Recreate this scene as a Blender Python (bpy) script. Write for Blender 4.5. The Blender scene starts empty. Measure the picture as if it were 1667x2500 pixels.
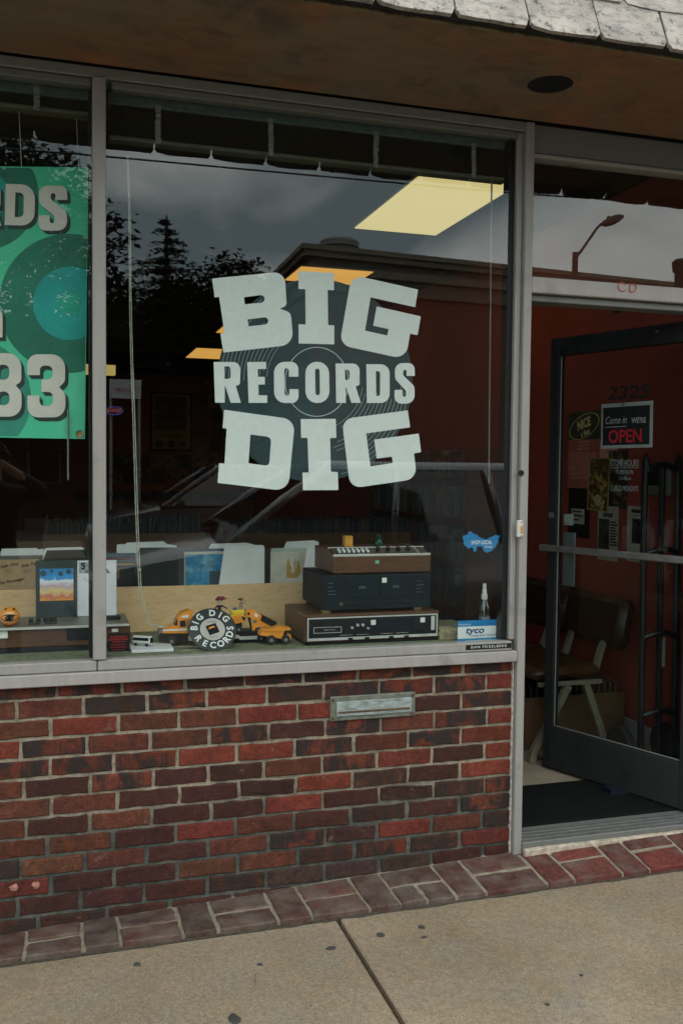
import bpy, bmesh, math, random
from mathutils import Vector, Matrix, noise as mnoise
random.seed(11)
rnd = random.random
def ru(a, b): return a + (b - a) * rnd()

# ------------------------------------------------------------------ camera, sky, sun, exposure
scene = bpy.context.scene
COL = scene.collection
F, PW, PH = 2300.0, 1667.0, 2500.0          # focal length and picture size in photo pixels
YAW, PITCH, ROLL = math.radians(16.765), math.radians(-2.517), math.radians(0.573)
CAM = Vector((0, -3.31, 1.45))
_f = Vector((math.sin(YAW) * math.cos(PITCH), math.cos(YAW) * math.cos(PITCH), math.sin(PITCH)))
_r0 = Vector((math.cos(YAW), -math.sin(YAW), 0)); _u0 = _r0.cross(_f)
_r = _r0 * math.cos(ROLL) + _u0 * math.sin(ROLL); _u = -_r0 * math.sin(ROLL) + _u0 * math.cos(ROLL)
cd = bpy.data.cameras.new('camera'); cam = bpy.data.objects.new('camera', cd); COL.objects.link(cam)
cd.sensor_fit = 'AUTO'; cd.sensor_width = 36; cd.lens = F / PH * 36; cd.clip_start = 0.02; cd.clip_end = 1500
cam.matrix_world = Matrix(((_r.x, _u.x, -_f.x, CAM.x), (_r.y, _u.y, -_f.y, CAM.y), (_r.z, _u.z, -_f.z, CAM.z), (0, 0, 0, 1)))
scene.camera = cam

SUN_EL, SUN_AZ = math.radians(58), math.radians(200)   # azimuth clockwise from +y
world = bpy.data.worlds.new('World'); scene.world = world; world.use_nodes = True
wn, wl = world.node_tree.nodes, world.node_tree.links
for n in list(wn): wn.remove(n)
w_out = wn.new('ShaderNodeOutputWorld'); w_bg = wn.new('ShaderNodeBackground'); w_bg.inputs['Strength'].default_value = 0.1
sky = wn.new('ShaderNodeTexSky'); sky.sky_type = 'NISHITA'; sky.sun_disc = False
sky.sun_elevation = SUN_EL; sky.sun_rotation = SUN_AZ
w_tc = wn.new('ShaderNodeTexCoord'); w_sep = wn.new('ShaderNodeSeparateXYZ'); wl.new(w_tc.outputs['Generated'], w_sep.inputs[0])
w_ab = wn.new('ShaderNodeMath'); w_ab.operation = 'ABSOLUTE'; wl.new(w_sep.outputs['Z'], w_ab.inputs[0])
w_ad = wn.new('ShaderNodeMath'); w_ad.operation = 'ADD'; w_ad.inputs[1].default_value = 0.38; wl.new(w_ab.outputs[0], w_ad.inputs[0])
w_dv = wn.new('ShaderNodeVectorMath'); w_dv.operation = 'DIVIDE'; wl.new(w_tc.outputs['Generated'], w_dv.inputs[0])
w_cb = wn.new('ShaderNodeCombineXYZ')
for i in range(3): wl.new(w_ad.outputs[0], w_cb.inputs[i])
wl.new(w_cb.outputs[0], w_dv.inputs[1])
w_of = wn.new('ShaderNodeVectorMath'); w_of.operation = 'ADD'; w_of.inputs[1].default_value = (20, 9, 1); wl.new(w_dv.outputs[0], w_of.inputs[0])
w_n1 = wn.new('ShaderNodeTexNoise'); w_n1.inputs['Scale'].default_value = 1.9; w_n1.inputs['Detail'].default_value = 7; w_n1.inputs['Roughness'].default_value = 0.5; w_n1.inputs['Distortion'].default_value = 0.35
wl.new(w_of.outputs[0], w_n1.inputs['Vector'])
w_rp = wn.new('ShaderNodeValToRGB'); wl.new(w_n1.outputs['Fac'], w_rp.inputs[0])
w_rp.color_ramp.elements[0].position = 0.38; w_rp.color_ramp.elements[0].color = (0.33, 0.395, 0.42, 1)
w_rp.color_ramp.elements[1].position = 0.63; w_rp.color_ramp.elements[1].color = (1.34, 1.315, 1.24, 1)
w_cs = wn.new('ShaderNodeVectorMath'); w_cs.operation = 'SCALE'; w_cs.inputs['Scale'].default_value = 23.0; wl.new(w_rp.outputs[0], w_cs.inputs[0])
w_n2 = wn.new('ShaderNodeTexNoise'); w_n2.inputs['Scale'].default_value = 0.8; w_n2.inputs['Detail'].default_value = 3; wl.new(w_of.outputs[0], w_n2.inputs['Vector'])
w_r2 = wn.new('ShaderNodeMapRange'); w_r2.inputs['From Min'].default_value = 0.60; w_r2.inputs['From Max'].default_value = 0.72; w_r2.inputs['To Max'].default_value = 0.55
wl.new(w_n2.outputs['Fac'], w_r2.inputs['Value'])
w_mx = wn.new('ShaderNodeMix'); w_mx.data_type = 'RGBA'; wl.new(w_r2.outputs[0], w_mx.inputs['Factor']); wl.new(w_cs.outputs[0], w_mx.inputs['A']); wl.new(sky.outputs[0], w_mx.inputs['B'])
wl.new(w_mx.outputs['Result'], w_bg.inputs['Color']); wl.new(w_bg.outputs[0], w_out.inputs[0])

sd = bpy.data.lights.new('sun', 'SUN'); sun = bpy.data.objects.new('sun', sd); COL.objects.link(sun)
sd.energy = 0.5; sd.angle = math.radians(25); sd.color = (1.0, 0.96, 0.9)
_sdir = Vector((math.sin(SUN_AZ) * math.cos(SUN_EL), math.cos(SUN_AZ) * math.cos(SUN_EL), math.sin(SUN_EL)))
sun.rotation_euler = _sdir.to_track_quat('Z', 'Y').to_euler(); sun.location = _sdir * 30
vs = scene.view_settings; vs.view_transform = 'Standard'; vs.look = 'None'; vs.exposure = 0.0; vs.gamma = 1.0
scene.cycles.use_denoising = True; scene.cycles.max_bounces = 10; scene.cycles.transparent_max_bounces = 24
scene.cycles.caustics_reflective = False; scene.cycles.caustics_refractive = False; scene.cycles.sample_clamp_indirect = 4

# ------------------------------------------------------------------ photo pixel -> direction helpers
def ray(px, py): return _f * F + _r * (px - PW / 2) - _u * (py - PH / 2)
def onY(px, py, y=0.0): d = ray(px, py); return CAM + d * ((y - CAM.y) / d.y)
def onZ(px, py, z): d = ray(px, py); return CAM + d * ((z - CAM.z) / d.z)
def onX(px, py, x): d = ray(px, py); return CAM + d * ((x - CAM.x) / d.x)
def refl(px, py, yv):                        # a thing seen mirrored in the glass, yv metres in front of it
    p = onY(px, py, yv); return Vector((p.x, -p.y, p.z))
def refl_z(px, py, z): p = onZ(px, py, z); return Vector((p.x, -p.y, p.z))

# ------------------------------------------------------------------ materials
MATS = {}
def nodes_of(name):
    m = bpy.data.materials.new(name); m.use_nodes = True; nt = m.node_tree
    return m, nt.nodes, nt.links, nt.nodes['Principled BSDF']
def pbr(name, col, rough=0.5, metal=0.0, var=0.12, scale=18.0, bump=0.0, bscale=120.0, spec=0.5, stretch=(1, 1, 1), emit=None, estr=0.0, coat=0.0):
    if name in MATS: return MATS[name]
    m, N, L, B = nodes_of(name)
    tc = N.new('ShaderNodeTexCoord'); mp = N.new('ShaderNodeMapping'); mp.inputs['Scale'].default_value = stretch
    L.new(tc.outputs['Object'], mp.inputs['Vector'])
    nz = N.new('ShaderNodeTexNoise'); nz.inputs['Scale'].default_value = scale; nz.inputs['Detail'].default_value = 5; L.new(mp.outputs[0], nz.inputs['Vector'])
    rp = N.new('ShaderNodeValToRGB'); L.new(nz.outputs['Fac'], rp.inputs[0])
    rp.color_ramp.elements[0].position = 0.3; rp.color_ramp.elements[1].position = 0.7
    rp.color_ramp.elements[0].color = (*[c * (1 - var) for c in col], 1); rp.color_ramp.elements[1].color = (*[min(1, c * (1 + var)) for c in col], 1)
    L.new(rp.outputs[0], B.inputs['Base Color'])
    B.inputs['Roughness'].default_value = rough; B.inputs['Metallic'].default_value = metal; B.inputs['Specular IOR Level'].default_value = spec; B.inputs['Coat Weight'].default_value = coat
    if bump:
        nb = N.new('ShaderNodeTexNoise'); nb.inputs['Scale'].default_value = bscale; nb.inputs['Detail'].default_value = 4; L.new(mp.outputs[0], nb.inputs['Vector'])
        bp = N.new('ShaderNodeBump'); bp.inputs['Strength'].default_value = bump; bp.inputs['Distance'].default_value = 0.004; L.new(nb.outputs['Fac'], bp.inputs['Height']); L.new(bp.outputs[0], B.inputs['Normal'])
    if emit: B.inputs['Emission Color'].default_value = (*emit, 1); B.inputs['Emission Strength'].default_value = estr
    MATS[name] = m; return m
def srgb(r, g, b):
    f = lambda c: ((c / 255 + 0.055) / 1.055) ** 2.4 if c > 10 else c / 255 / 12.92
    return (f(r), f(g), f(b))

def mix_rgb(N, L, fac, a, b, blend='MIX'):
    x = N.new('ShaderNodeMix'); x.data_type = 'RGBA'; x.blend_type = blend
    for k, v in (('Factor', fac), ('A', a), ('B', b)):
        if hasattr(v, 'is_output'): L.new(v, x.inputs[k])
        elif k == 'Factor': x.inputs[k].default_value = v
        else: x.inputs[k].default_value = (*v, 1)
    return x.outputs['Result']
def noise_fac(N, L, vec, scale, lo, hi, detail=5, dist=0.0, rough=0.55):
    n = N.new('ShaderNodeTexNoise'); n.inputs['Scale'].default_value = scale; n.inputs['Detail'].default_value = detail; n.inputs['Distortion'].default_value = dist; n.inputs['Roughness'].default_value = rough
    L.new(vec, n.inputs['Vector'])
    r = N.new('ShaderNodeMapRange'); r.inputs['From Min'].default_value = lo; r.inputs['From Max'].default_value = hi; L.new(n.outputs['Fac'], r.inputs['Value'])
    return r.outputs[0]
def mapped(N, L, scale=(1, 1, 1), coord='Object', offset=None):
    tc = N.new('ShaderNodeTexCoord'); mp = N.new('ShaderNodeMapping'); mp.inputs['Scale'].default_value = scale; L.new(tc.outputs[coord], mp.inputs['Vector'])
    if offset is not None: L.new(offset, mp.inputs['Location'])
    return mp.outputs[0]
def bump_to(N, L, B, h, strength, dist=0.004):
    bp = N.new('ShaderNodeBump'); bp.inputs['Strength'].default_value = strength; bp.inputs['Distance'].default_value = dist; L.new(h, bp.inputs['Height']); L.new(bp.outputs[0], B.inputs['Normal'])

def mat_brick(name, worn=0.0, wear_col=(0.17, 0.15, 0.145)):
    m, N, L, B = nodes_of(name)
    oi = N.new('ShaderNodeObjectInfo')
    sc = N.new('ShaderNodeMath'); sc.operation = 'MULTIPLY'; sc.inputs[1].default_value = 57.0; L.new(oi.outputs['Random'], sc.inputs[0])
    cb = N.new('ShaderNodeCombineXYZ'); L.new(sc.outputs[0], cb.inputs[0]); L.new(sc.outputs[0], cb.inputs[2])
    v1 = mapped(N, L, (1, 1, 1), 'Object', cb.outputs[0]); v2 = mapped(N, L, (1, 1, .18), 'Object', cb.outputs[0])
    c = oi.outputs['Color']
    c = mix_rgb(N, L, noise_fac(N, L, v1, 45, .35, .7, 7, 0, .7), c, mix_rgb(N, L, 1.0, c, (.5, .48, .5), 'MULTIPLY'))
    c = mix_rgb(N, L, noise_fac(N, L, v1, 9, .45, .75, 6), c, mix_rgb(N, L, 1.0, c, (.6, .6, .62), 'MULTIPLY'))
    c = mix_rgb(N, L, noise_fac(N, L, v1, 22, .66, .8, 6), c, (.20, .165, .13))
    c = mix_rgb(N, L, noise_fac(N, L, v1, 130, .40, .66, 4, 0, .7), mix_rgb(N, L, 1.0, c, (1.08, 1.06, 1.04), 'MULTIPLY'), mix_rgb(N, L, 1.0, c, (.62, .62, .64), 'MULTIPLY'))
    bl = noise_fac(N, L, v1, 13, .47, .60, 4, .6); bd = noise_fac(N, L, v2, 16, .49, .58, 3)
    mxx = N.new('ShaderNodeMath'); mxx.operation = 'MAXIMUM'; L.new(bl, mxx.inputs[0]); L.new(bd, mxx.inputs[1])
    fl = N.new('ShaderNodeMath'); fl.operation = 'MULTIPLY'; L.new(mxx.outputs[0], fl.inputs[0]); L.new(oi.outputs['Alpha'], fl.inputs[1])
    c = mix_rgb(N, L, fl.outputs[0], c, (.030, .022, .021))
    c = mix_rgb(N, L, noise_fac(N, L, v1, 210, .70, .78, 2), c, (.26, .2, .17))
    c = mix_rgb(N, L, noise_fac(N, L, v1, 300, .66, .72, 2), c, (.02, .016, .016))
    if worn:
        wv = noise_fac(N, L, v1, 12, .62 - .35 * worn, .95 - .3 * worn, 6)
        c = mix_rgb(N, L, wv, c, wear_col)
    L.new(c, B.inputs['Base Color']); B.inputs['Roughness'].default_value = .82; B.inputs['Specular IOR Level'].default_value = .3
    nb = N.new('ShaderNodeTexNoise'); nb.inputs['Scale'].default_value = 160; nb.inputs['Detail'].default_value = 6; L.new(v1, nb.inputs['Vector']); nb.inputs['Roughness'].default_value = .7
    bump_to(N, L, B, nb.outputs['Fac'], .95, .006)
    MATS[name] = m; return m
def mat_mortar():
    m, N, L, B = nodes_of('mortar'); v = mapped(N, L)
    tc = N.new('ShaderNodeTexCoord'); s = N.new('ShaderNodeSeparateXYZ'); g = N.new('ShaderNodeNewGeometry'); L.new(g.outputs['Position'], s.inputs[0])
    hz = N.new('ShaderNodeMapRange'); hz.inputs['From Min'].default_value = .12; hz.inputs['From Max'].default_value = .34; L.new(s.outputs['Z'], hz.inputs['Value'])
    ad = N.new('ShaderNodeMath'); ad.operation = 'ADD'; L.new(hz.outputs[0], ad.inputs[0]); ns = noise_fac(N, L, v, 9, .2, .8)
    sb = N.new('ShaderNodeMath'); sb.operation = 'SUBTRACT'; sb.inputs[1].default_value = .5; L.new(ns, sb.inputs[0]); L.new(sb.outputs[0], ad.inputs[1]); ad.use_clamp = True
    c = mix_rgb(N, L, ad.outputs[0], (.10, .112, .10), (.40, .355, .275))      # newer grey pointing low down, old lime mortar above
    c = mix_rgb(N, L, noise_fac(N, L, v, 26, .42, .72, 6), c, mix_rgb(N, L, 1.0, c, (.45, .46, .45), 'MULTIPLY'))
    c = mix_rgb(N, L, noise_fac(N, L, v, 120, .4, .8), c, mix_rgb(N, L, 1.0, c, (.6, .6, .6), 'MULTIPLY'))
    L.new(c, B.inputs['Base Color']); B.inputs['Roughness'].default_value = .95
    nb = N.new('ShaderNodeTexNoise'); nb.inputs['Scale'].default_value = 190; nb.inputs['Detail'].default_value = 6; L.new(v, nb.inputs['Vector'])
    bump_to(N, L, B, nb.outputs['Fac'], .7, .005); MATS['mortar'] = m; return m
def mat_concrete():
    m, N, L, B = nodes_of('concrete'); v = mapped(N, L, coord='Object')
    c = mix_rgb(N, L, noise_fac(N, L, v, 2.2, .3, .7, 6), (.295, .242, .165), (.385, .325, .24))
    c = mix_rgb(N, L, noise_fac(N, L, v, .9, .42, .70, 6, .6), c, mix_rgb(N, L, 1.0, c, (.72, .72, .73), 'MULTIPLY'))
    c = mix_rgb(N, L, noise_fac(N, L, v, 1.7, .58, .72, 6, .4), c, (.24, .185, .11))
    c = mix_rgb(N, L, noise_fac(N, L, v, 5, .48, .78, 4), c, (.27, .255, .225))
    sp = noise_fac(N, L, v, 330, .30, .62, 3); c = mix_rgb(N, L, sp, mix_rgb(N, L, 1.0, c, (.60, .58, .54), 'MULTIPLY'), c)
    vo = N.new('ShaderNodeTexVoronoi'); vo.inputs['Scale'].default_value = 260; L.new(v, vo.inputs['Vector'])
    rr = N.new('ShaderNodeSeparateColor'); L.new(vo.outputs['Color'], rr.inputs[0])
    def pick(lo, hi, chan):
        a = N.new('ShaderNodeMapRange'); a.inputs['From Min'].default_value = lo; a.inputs['From Max'].default_value = hi; L.new(rr.outputs[chan], a.inputs['Value']); return a.outputs[0]
    c = mix_rgb(N, L, pick(.94, 1.0, 0), c, (.38, .33, .26)); c = mix_rgb(N, L, pick(.965, .985, 1), c, (.13, .12, .10)); c = mix_rgb(N, L, pick(.88, .99, 2), c, (.33, .235, .14))
    c = mix_rgb(N, L, noise_fac(N, L, v, 17, .62, .84, 6), c, (.19, .165, .135))
    c = mix_rgb(N, L, noise_fac(N, L, v, 60, .40, .66, 6, 0, .7), mix_rgb(N, L, 1.0, c, (1.12, 1.11, 1.08), 'MULTIPLY'), mix_rgb(N, L, 1.0, c, (.80, .80, .80), 'MULTIPLY'))
    L.new(c, B.inputs['Base Color']); B.inputs['Roughness'].default_value = .92; B.inputs['Specular IOR Level'].default_value = .3
    nb = N.new('ShaderNodeTexNoise'); nb.inputs['Scale'].default_value = 260; nb.inputs['Detail'].default_value = 5; L.new(v, nb.inputs['Vector'])
    bump_to(N, L, B, nb.outputs['Fac'], .9, .005); MATS['concrete'] = m; return m
def mat_frame(name, col=(.335, .335, .32)):
    m, N, L, B = nodes_of(name); v = mapped(N, L); vs_ = mapped(N, L, (14, 14, 1.2))
    c = mix_rgb(N, L, noise_fac(N, L, vs_, 2.5, .35, .75), mix_rgb(N, L, 1.0, col, (.87, .87, .87), 'MULTIPLY'), col)
    c = mix_rgb(N, L, noise_fac(N, L, v, 6, .58, .74, 5), c, mix_rgb(N, L, 1.0, col, (.55, .56, .55), 'MULTIPLY'))
    c = mix_rgb(N, L, noise_fac(N, L, v, 160, .70, .76, 2), c, (.10, .095, .085))
    c = mix_rgb(N, L, noise_fac(N, L, v, 19, .74, .80, 3), c, (.30, .22, .12))
    L.new(c, B.inputs['Base Color']); B.inputs['Metallic'].default_value = .15 if col[0] > .1 else 0; B.inputs['Roughness'].default_value = .55 if col[0] > .1 else .7; B.inputs['Specular IOR Level'].default_value = .5 if col[0] > .1 else .15
    nb = N.new('ShaderNodeTexNoise'); nb.inputs['Scale'].default_value = 300; L.new(v, nb.inputs['Vector']); bump_to(N, L, B, nb.outputs['Fac'], .12, .002)
    MATS[name] = m; return m
def mat_soffit():
    m, N, L, B = nodes_of('soffit_plywood'); v = mapped(N, L, (1, 1, 1)); vl = mapped(N, L, (.7, 2.6, 1))
    wv = N.new('ShaderNodeTexWave'); wv.wave_type = 'RINGS'; wv.rings_direction = 'Y'; wv.inputs['Scale'].default_value = 5; wv.inputs['Distortion'].default_value = 14; wv.inputs['Detail'].default_value = 3; wv.inputs['Detail Scale'].default_value = .8; L.new(vl, wv.inputs['Vector'])
    c = mix_rgb(N, L, noise_fac(N, L, v, 2.4, .36, .66, 6), (.25, .135, .08), (.21, .18, .13))
    g = N.new('ShaderNodeMath'); g.operation = 'MULTIPLY'; g.inputs[1].default_value = .22; L.new(wv.outputs['Fac'], g.inputs[0])
    c = mix_rgb(N, L, g.outputs[0], c, (.10, .08, .058))
    c = mix_rgb(N, L, noise_fac(N, L, v, 6, .52, .8, 7, .5, .65), c, (.085, .07, .056))
    c = mix_rgb(N, L, noise_fac(N, L, v, 3.1, .60, .72, 4), c, (.32, .145, .075))
    L.new(c, B.inputs['Base Color']); B.inputs['Roughness'].default_value = .8; B.inputs['Specular IOR Level'].default_value = .25
    bump_to(N, L, B, wv.outputs['Fac'], .10, .003); MATS['soffit'] = m; return m
def mat_shingle():
    m, N, L, B = nodes_of('weathered_shingle'); oi = N.new('ShaderNodeObjectInfo')
    sc = N.new('ShaderNodeMath'); sc.operation = 'MULTIPLY'; sc.inputs[1].default_value = 31.0; L.new(oi.outputs['Random'], sc.inputs[0])
    cb = N.new('ShaderNodeCombineXYZ'); L.new(sc.outputs[0], cb.inputs[0]); v = mapped(N, L, (1, 1, 1), 'Object', cb.outputs[0]); vh = mapped(N, L, (1, 1, 3), 'Object', cb.outputs[0])
    c = mix_rgb(N, L, noise_fac(N, L, v, 10, .3, .7, 6), (.30, .275, .25), (.46, .43, .39))
    c = mix_rgb(N, L, noise_fac(N, L, vh, 20, .50, .66, 8, 0, .78), c, (.13, .135, .145))
    c = mix_rgb(N, L, noise_fac(N, L, v, 30, .54, .64, 8, 0, .78), c, (.05, .05, .042))
    c = mix_rgb(N, L, noise_fac(N, L, v, 16, .68, .73, 6), c, (.16, .12, .05))
    L.new(c, B.inputs['Base Color']); B.inputs['Roughness'].default_value = .95
    nb = N.new('ShaderNodeTexNoise'); nb.inputs['Scale'].default_value = 120; nb.inputs['Detail'].default_value = 6; L.new(v, nb.inputs['Vector']); bump_to(N, L, B, nb.outputs['Fac'], .6, .004)
    MATS['shingle'] = m; return m
def mat_glass(name, tint=(.925, .982, .97), f0=.080, dirt=.005):
    m, N, L, B = nodes_of(name); N.remove(B); out = [n for n in N if n.type == 'OUTPUT_MATERIAL'][0]
    tr = N.new('ShaderNodeBsdfTransparent'); tr.inputs[0].default_value = (*tint, 1)
    gl = N.new('ShaderNodeBsdfAnisotropic') if False else N.new('ShaderNodeBsdfGlossy'); gl.inputs['Roughness'].default_value = 0.0; gl.inputs['Color'].default_value = (.92, .985, 1, 1)
    lw = N.new('ShaderNodeLayerWeight'); lw.inputs['Blend'].default_value = .5
    p5 = N.new('ShaderNodeMath'); p5.operation = 'POWER'; p5.inputs[1].default_value = 5; L.new(lw.outputs['Facing'], p5.inputs[0])
    mr = N.new('ShaderNodeMapRange'); mr.inputs['To Min'].default_value = f0; L.new(p5.outputs[0], mr.inputs['Value'])
    mx = N.new('ShaderNodeMixShader'); L.new(mr.outputs[0], mx.inputs[0]); L.new(tr.outputs[0], mx.inputs[1]); L.new(gl.outputs[0], mx.inputs[2])
    res = mx.outputs[0]
    if dirt:                                         # wiped streaks and dust on the pane
        df = N.new('ShaderNodeBsdfDiffuse'); df.inputs[0].default_value = (.5, .5, .48, 1)
        v1 = mapped(N, L, (9, 1, .8)); v2 = mapped(N, L, (1, 1, 1))
        a = noise_fac(N, L, v1, 4, .52, .8, 4); b = noise_fac(N, L, v2, 2.2, .5, .75, 5)
        mu = N.new('ShaderNodeMath'); mu.operation = 'MULTIPLY'; L.new(a, mu.inputs[0]); L.new(b, mu.inputs[1])
        m2 = N.new('ShaderNodeMath'); m2.operation = 'MULTIPLY_ADD'; m2.inputs[1].default_value = dirt * 3; m2.inputs[2].default_value = dirt * .18; L.new(mu.outputs[0], m2.inputs[0])
        ms = N.new('ShaderNodeMixShader'); L.new(m2.outputs[0], ms.inputs[0]); L.new(res, ms.inputs[1]); L.new(df.outputs[0], ms.inputs[2]); res = ms.outputs[0]
    L.new(res, out.inputs[0]); MATS[name] = m; return m
def mat_clear(name, tint=(.985, .995, .995)):
    m, N, L, B = nodes_of(name); N.remove(B); out = [n for n in N if n.type == 'OUTPUT_MATERIAL'][0]
    tr = N.new('ShaderNodeBsdfTransparent'); tr.inputs[0].default_value = (*tint, 1); L.new(tr.outputs[0], out.inputs[0]); MATS[name] = m; return m
def mat_wood(name, c1, c2, scale=6, stretch=(1, 8, 8), rough=.5, spec=.4):
    m, N, L, B = nodes_of(name); v = mapped(N, L, stretch)
    c = mix_rgb(N, L, noise_fac(N, L, v, scale, .3, .7, 6, 1.2), c1, c2)
    c = mix_rgb(N, L, noise_fac(N, L, v, scale * 5, .55, .8, 3), c, [x * .6 for x in c1])
    L.new(c, B.inputs['Base Color']); B.inputs['Roughness'].default_value = rough; B.inputs['Specular IOR Level'].default_value = spec; MATS[name] = m; return m
def mat_lamp(name, col, strength):
    m, N, L, B = nodes_of(name); B.inputs['Base Color'].default_value = (.8, .76, .6, 1)
    v = mapped(N, L); c = mix_rgb(N, L, noise_fac(N, L, v, 3, .3, .7), [x * .94 for x in col], col)
    L.new(c, B.inputs['Emission Color']); B.inputs['Emission Strength'].default_value = strength; MATS[name] = m; return m
def mat_picture(name, cols, scale=6, base=None):
    """flat printed picture: loose patches of the given colours"""
    m, N, L, B = nodes_of(name); v = mapped(N, L)
    c = base or cols[0]
    for i, k in enumerate(cols[1:]):
        c = mix_rgb(N, L, noise_fac(N, L, mapped(N, L, (1 + .3 * i, 1, 1 + .2 * i)), scale * (1 + .37 * i), .48, .60, 3, .6), c, k)
    L.new(c, B.inputs['Base Color']); B.inputs['Roughness'].default_value = .45; MATS[name] = m; return m

# ------------------------------------------------------------------ mesh building
class MB:
    def __init__(s, m=None): s.v = []; s.f = []; s.mi = []; s.m = m or Matrix.Identity(4); s.cur = 0
    def add(s, vs_, fs):
        b = len(s.v); s.v += [s.m @ Vector(p) for p in vs_]; s.f += [tuple(i + b for i in f) for f in fs]; s.mi += [s.cur] * len(fs); return s
    def box(s, a, b, bev=0.0):
        x0, y0, z0 = (min(p, q) for p, q in zip(a, b)); x1, y1, z1 = (max(p, q) for p, q in zip(a, b))
        bev = min(bev, .45 * min(x1 - x0, y1 - y0, z1 - z0))
        if bev <= 0:
            return s.add([(x0,y0,z0),(x1,y0,z0),(x1,y1,z0),(x0,y1,z0),(x0,y0,z1),(x1,y0,z1),(x1,y1,z1),(x0,y1,z1)],
                         [(3,2,1,0),(4,5,6,7),(0,1,5,4),(1,2,6,5),(2,3,7,6),(3,0,4,7)])
        bm = bmesh.new(); r = bmesh.ops.create_cube(bm, size=1)
        for w in bm.verts: w.co = Vector(((x0+x1)/2 + w.co.x*(x1-x0), (y0+y1)/2 + w.co.y*(y1-y0), (z0+z1)/2 + w.co.z*(z1-z0)))
        bmesh.ops.bevel(bm, geom=list(bm.edges), offset=bev, segments=1, affect='EDGES')
        s.bm(bm); return s
    def bm(s, bm):
        bm.verts.index_update(); s.add([tuple(w.co) for w in bm.verts], [tuple(w.index for w in f.verts) for f in bm.faces]); bm.free(); return s
    def tube(s, pts, r, seg=8, cap=True):
        pts = [Vector(p) for p in pts]; rs = r if isinstance(r, (list, tuple)) else [r] * len(pts)
        n = len(pts); vs_ = []; prev = None
        for i, p in enumerate(pts):
            t = (pts[min(i+1, n-1)] - pts[max(i-1, 0)])
            t = t.normalized() if t.length > 1e-9 else Vector((0, 0, 1))
            if prev is None:
                a = Vector((0, 0, 1)) if abs(t.z) < .9 else Vector((1, 0, 0)); a = (a - t * a.dot(t)).normalized()
            else: a = prev - t * prev.dot(t); a = a.normalized() if a.length > 1e-6 else t.orthogonal().normalized()
            prev = a; b = t.cross(a)
            for k in range(seg):
                th = 2 * math.pi * k / seg; vs_.append(p + (a * math.cos(th) + b * math.sin(th)) * rs[i])
        fs = [(i*seg+k, i*seg+(k+1) % seg, (i+1)*seg+(k+1) % seg, (i+1)*seg+k) for i in range(n-1) for k in range(seg)]
        if cap: fs += [tuple(range(seg))[::-1], tuple((n-1)*seg+k for k in range(seg))]
        return s.add(vs_, fs)
    def lathe(s, prof, c=(0,0,0), axis='Z', seg=20):
        c = Vector(c); vs_ = []
        for r, h in prof:
            for k in range(seg):
                th = 2*math.pi*k/seg; x, y = r*math.cos(th), r*math.sin(th)
                vs_.append(c + Vector({'Z': (x, y, h), 'Y': (x, h, y), 'X': (h, x, y)}[axis]))
        n = len(prof); fs = [(i*seg+k, i*seg+(k+1) % seg, (i+1)*seg+(k+1) % seg, (i+1)*seg+k) for i in range(n-1) for k in range(seg)]
        if prof[0][0] > 1e-6: fs.append(tuple(range(seg))[::-1])
        if prof[-1][0] > 1e-6: fs.append(tuple((n-1)*seg+k for k in range(seg)))
        return s.add(vs_, fs)
    def prism(s, poly, lo, hi, axis='Y'):
        """polygon in the two other axes, extruded along axis"""
        n = len(poly); f = {'Y': lambda p, h: (p[0], h, p[1]), 'X': lambda p, h: (h, p[0], p[1]), 'Z': lambda p, h: (p[0], p[1], h)}[axis]
        return s.add([f(p, lo) for p in poly] + [f(p, hi) for p in poly], [tuple(range(n)), tuple(range(n, 2*n))[::-1]] + [(i, i+n, (i+1) % n + n, (i+1) % n) for i in range(n)])
    def sphere(s, c, r, seg=14, rings=9, sc=(1,1,1)):
        prof = [(max(1e-7, math.sin(math.pi*i/rings)), -math.cos(math.pi*i/rings)) for i in range(rings+1)]
        b = len(s.v); s.lathe(prof, (0,0,0), 'Z', seg); im = s.m
        inv = im.inverted() if im.determinant() else Matrix.Identity(4)
        for i in range(b, len(s.v)):
            p = inv @ s.v[i]; s.v[i] = im @ Vector((c[0] + p.x*r*sc[0], c[1] + p.y*r*sc[1], c[2] + p.z*r*sc[2]))
        return s
    def quad(s, a, b, c, d): return s.add([a, b, c, d], [(0, 1, 2, 3)])
    def build(s, name, mats, parent=None, local=False, smooth=False, auto=False):
        me = bpy.data.meshes.new(name); off = Vector((0, 0, 0)); o = bpy.data.objects.new(name, me)
        if parent is not None:
            if not local: off = WL[parent.name]
            o.parent = parent; WL_key = WL[parent.name]
        elif s.v and not local:
            lo = [min(p[i] for p in s.v) for i in range(3)]; hi = [max(p[i] for p in s.v) for i in range(3)]
            off = Vector(((lo[0]+hi[0])/2, (lo[1]+hi[1])/2, lo[2])); o.location = off; WL_key = off
        else: WL_key = Vector((0,0,0))
        me.from_pydata([tuple(p - off) for p in s.v], [], s.f); me.update()
        bm = bmesh.new(); bm.from_mesh(me); bmesh.ops.recalc_face_normals(bm, faces=bm.faces); bm.to_mesh(me); bm.free()
        for x in (mats if isinstance(mats, (list, tuple)) else [mats]): me.materials.append(x)
        if len(me.materials) > 1: me.polygons.foreach_set('material_index', s.mi)
        if smooth: me.polygons.foreach_set('use_smooth', [True] * len(me.polygons)); me.update()
        if auto:
            me.polygons.foreach_set('use_smooth', [True] * len(me.polygons)); me.set_sharp_from_angle(angle=math.radians(40))
        COL.objects.link(o); WL[o.name] = Vector(WL_key); return o
WL = {}
def tag(o, label=None, cat=None, group=None, kind=None):
    for k, v in (('label', label), ('category', cat), ('group', group), ('kind', kind)):
        if v: o[k] = v
    return o
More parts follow.
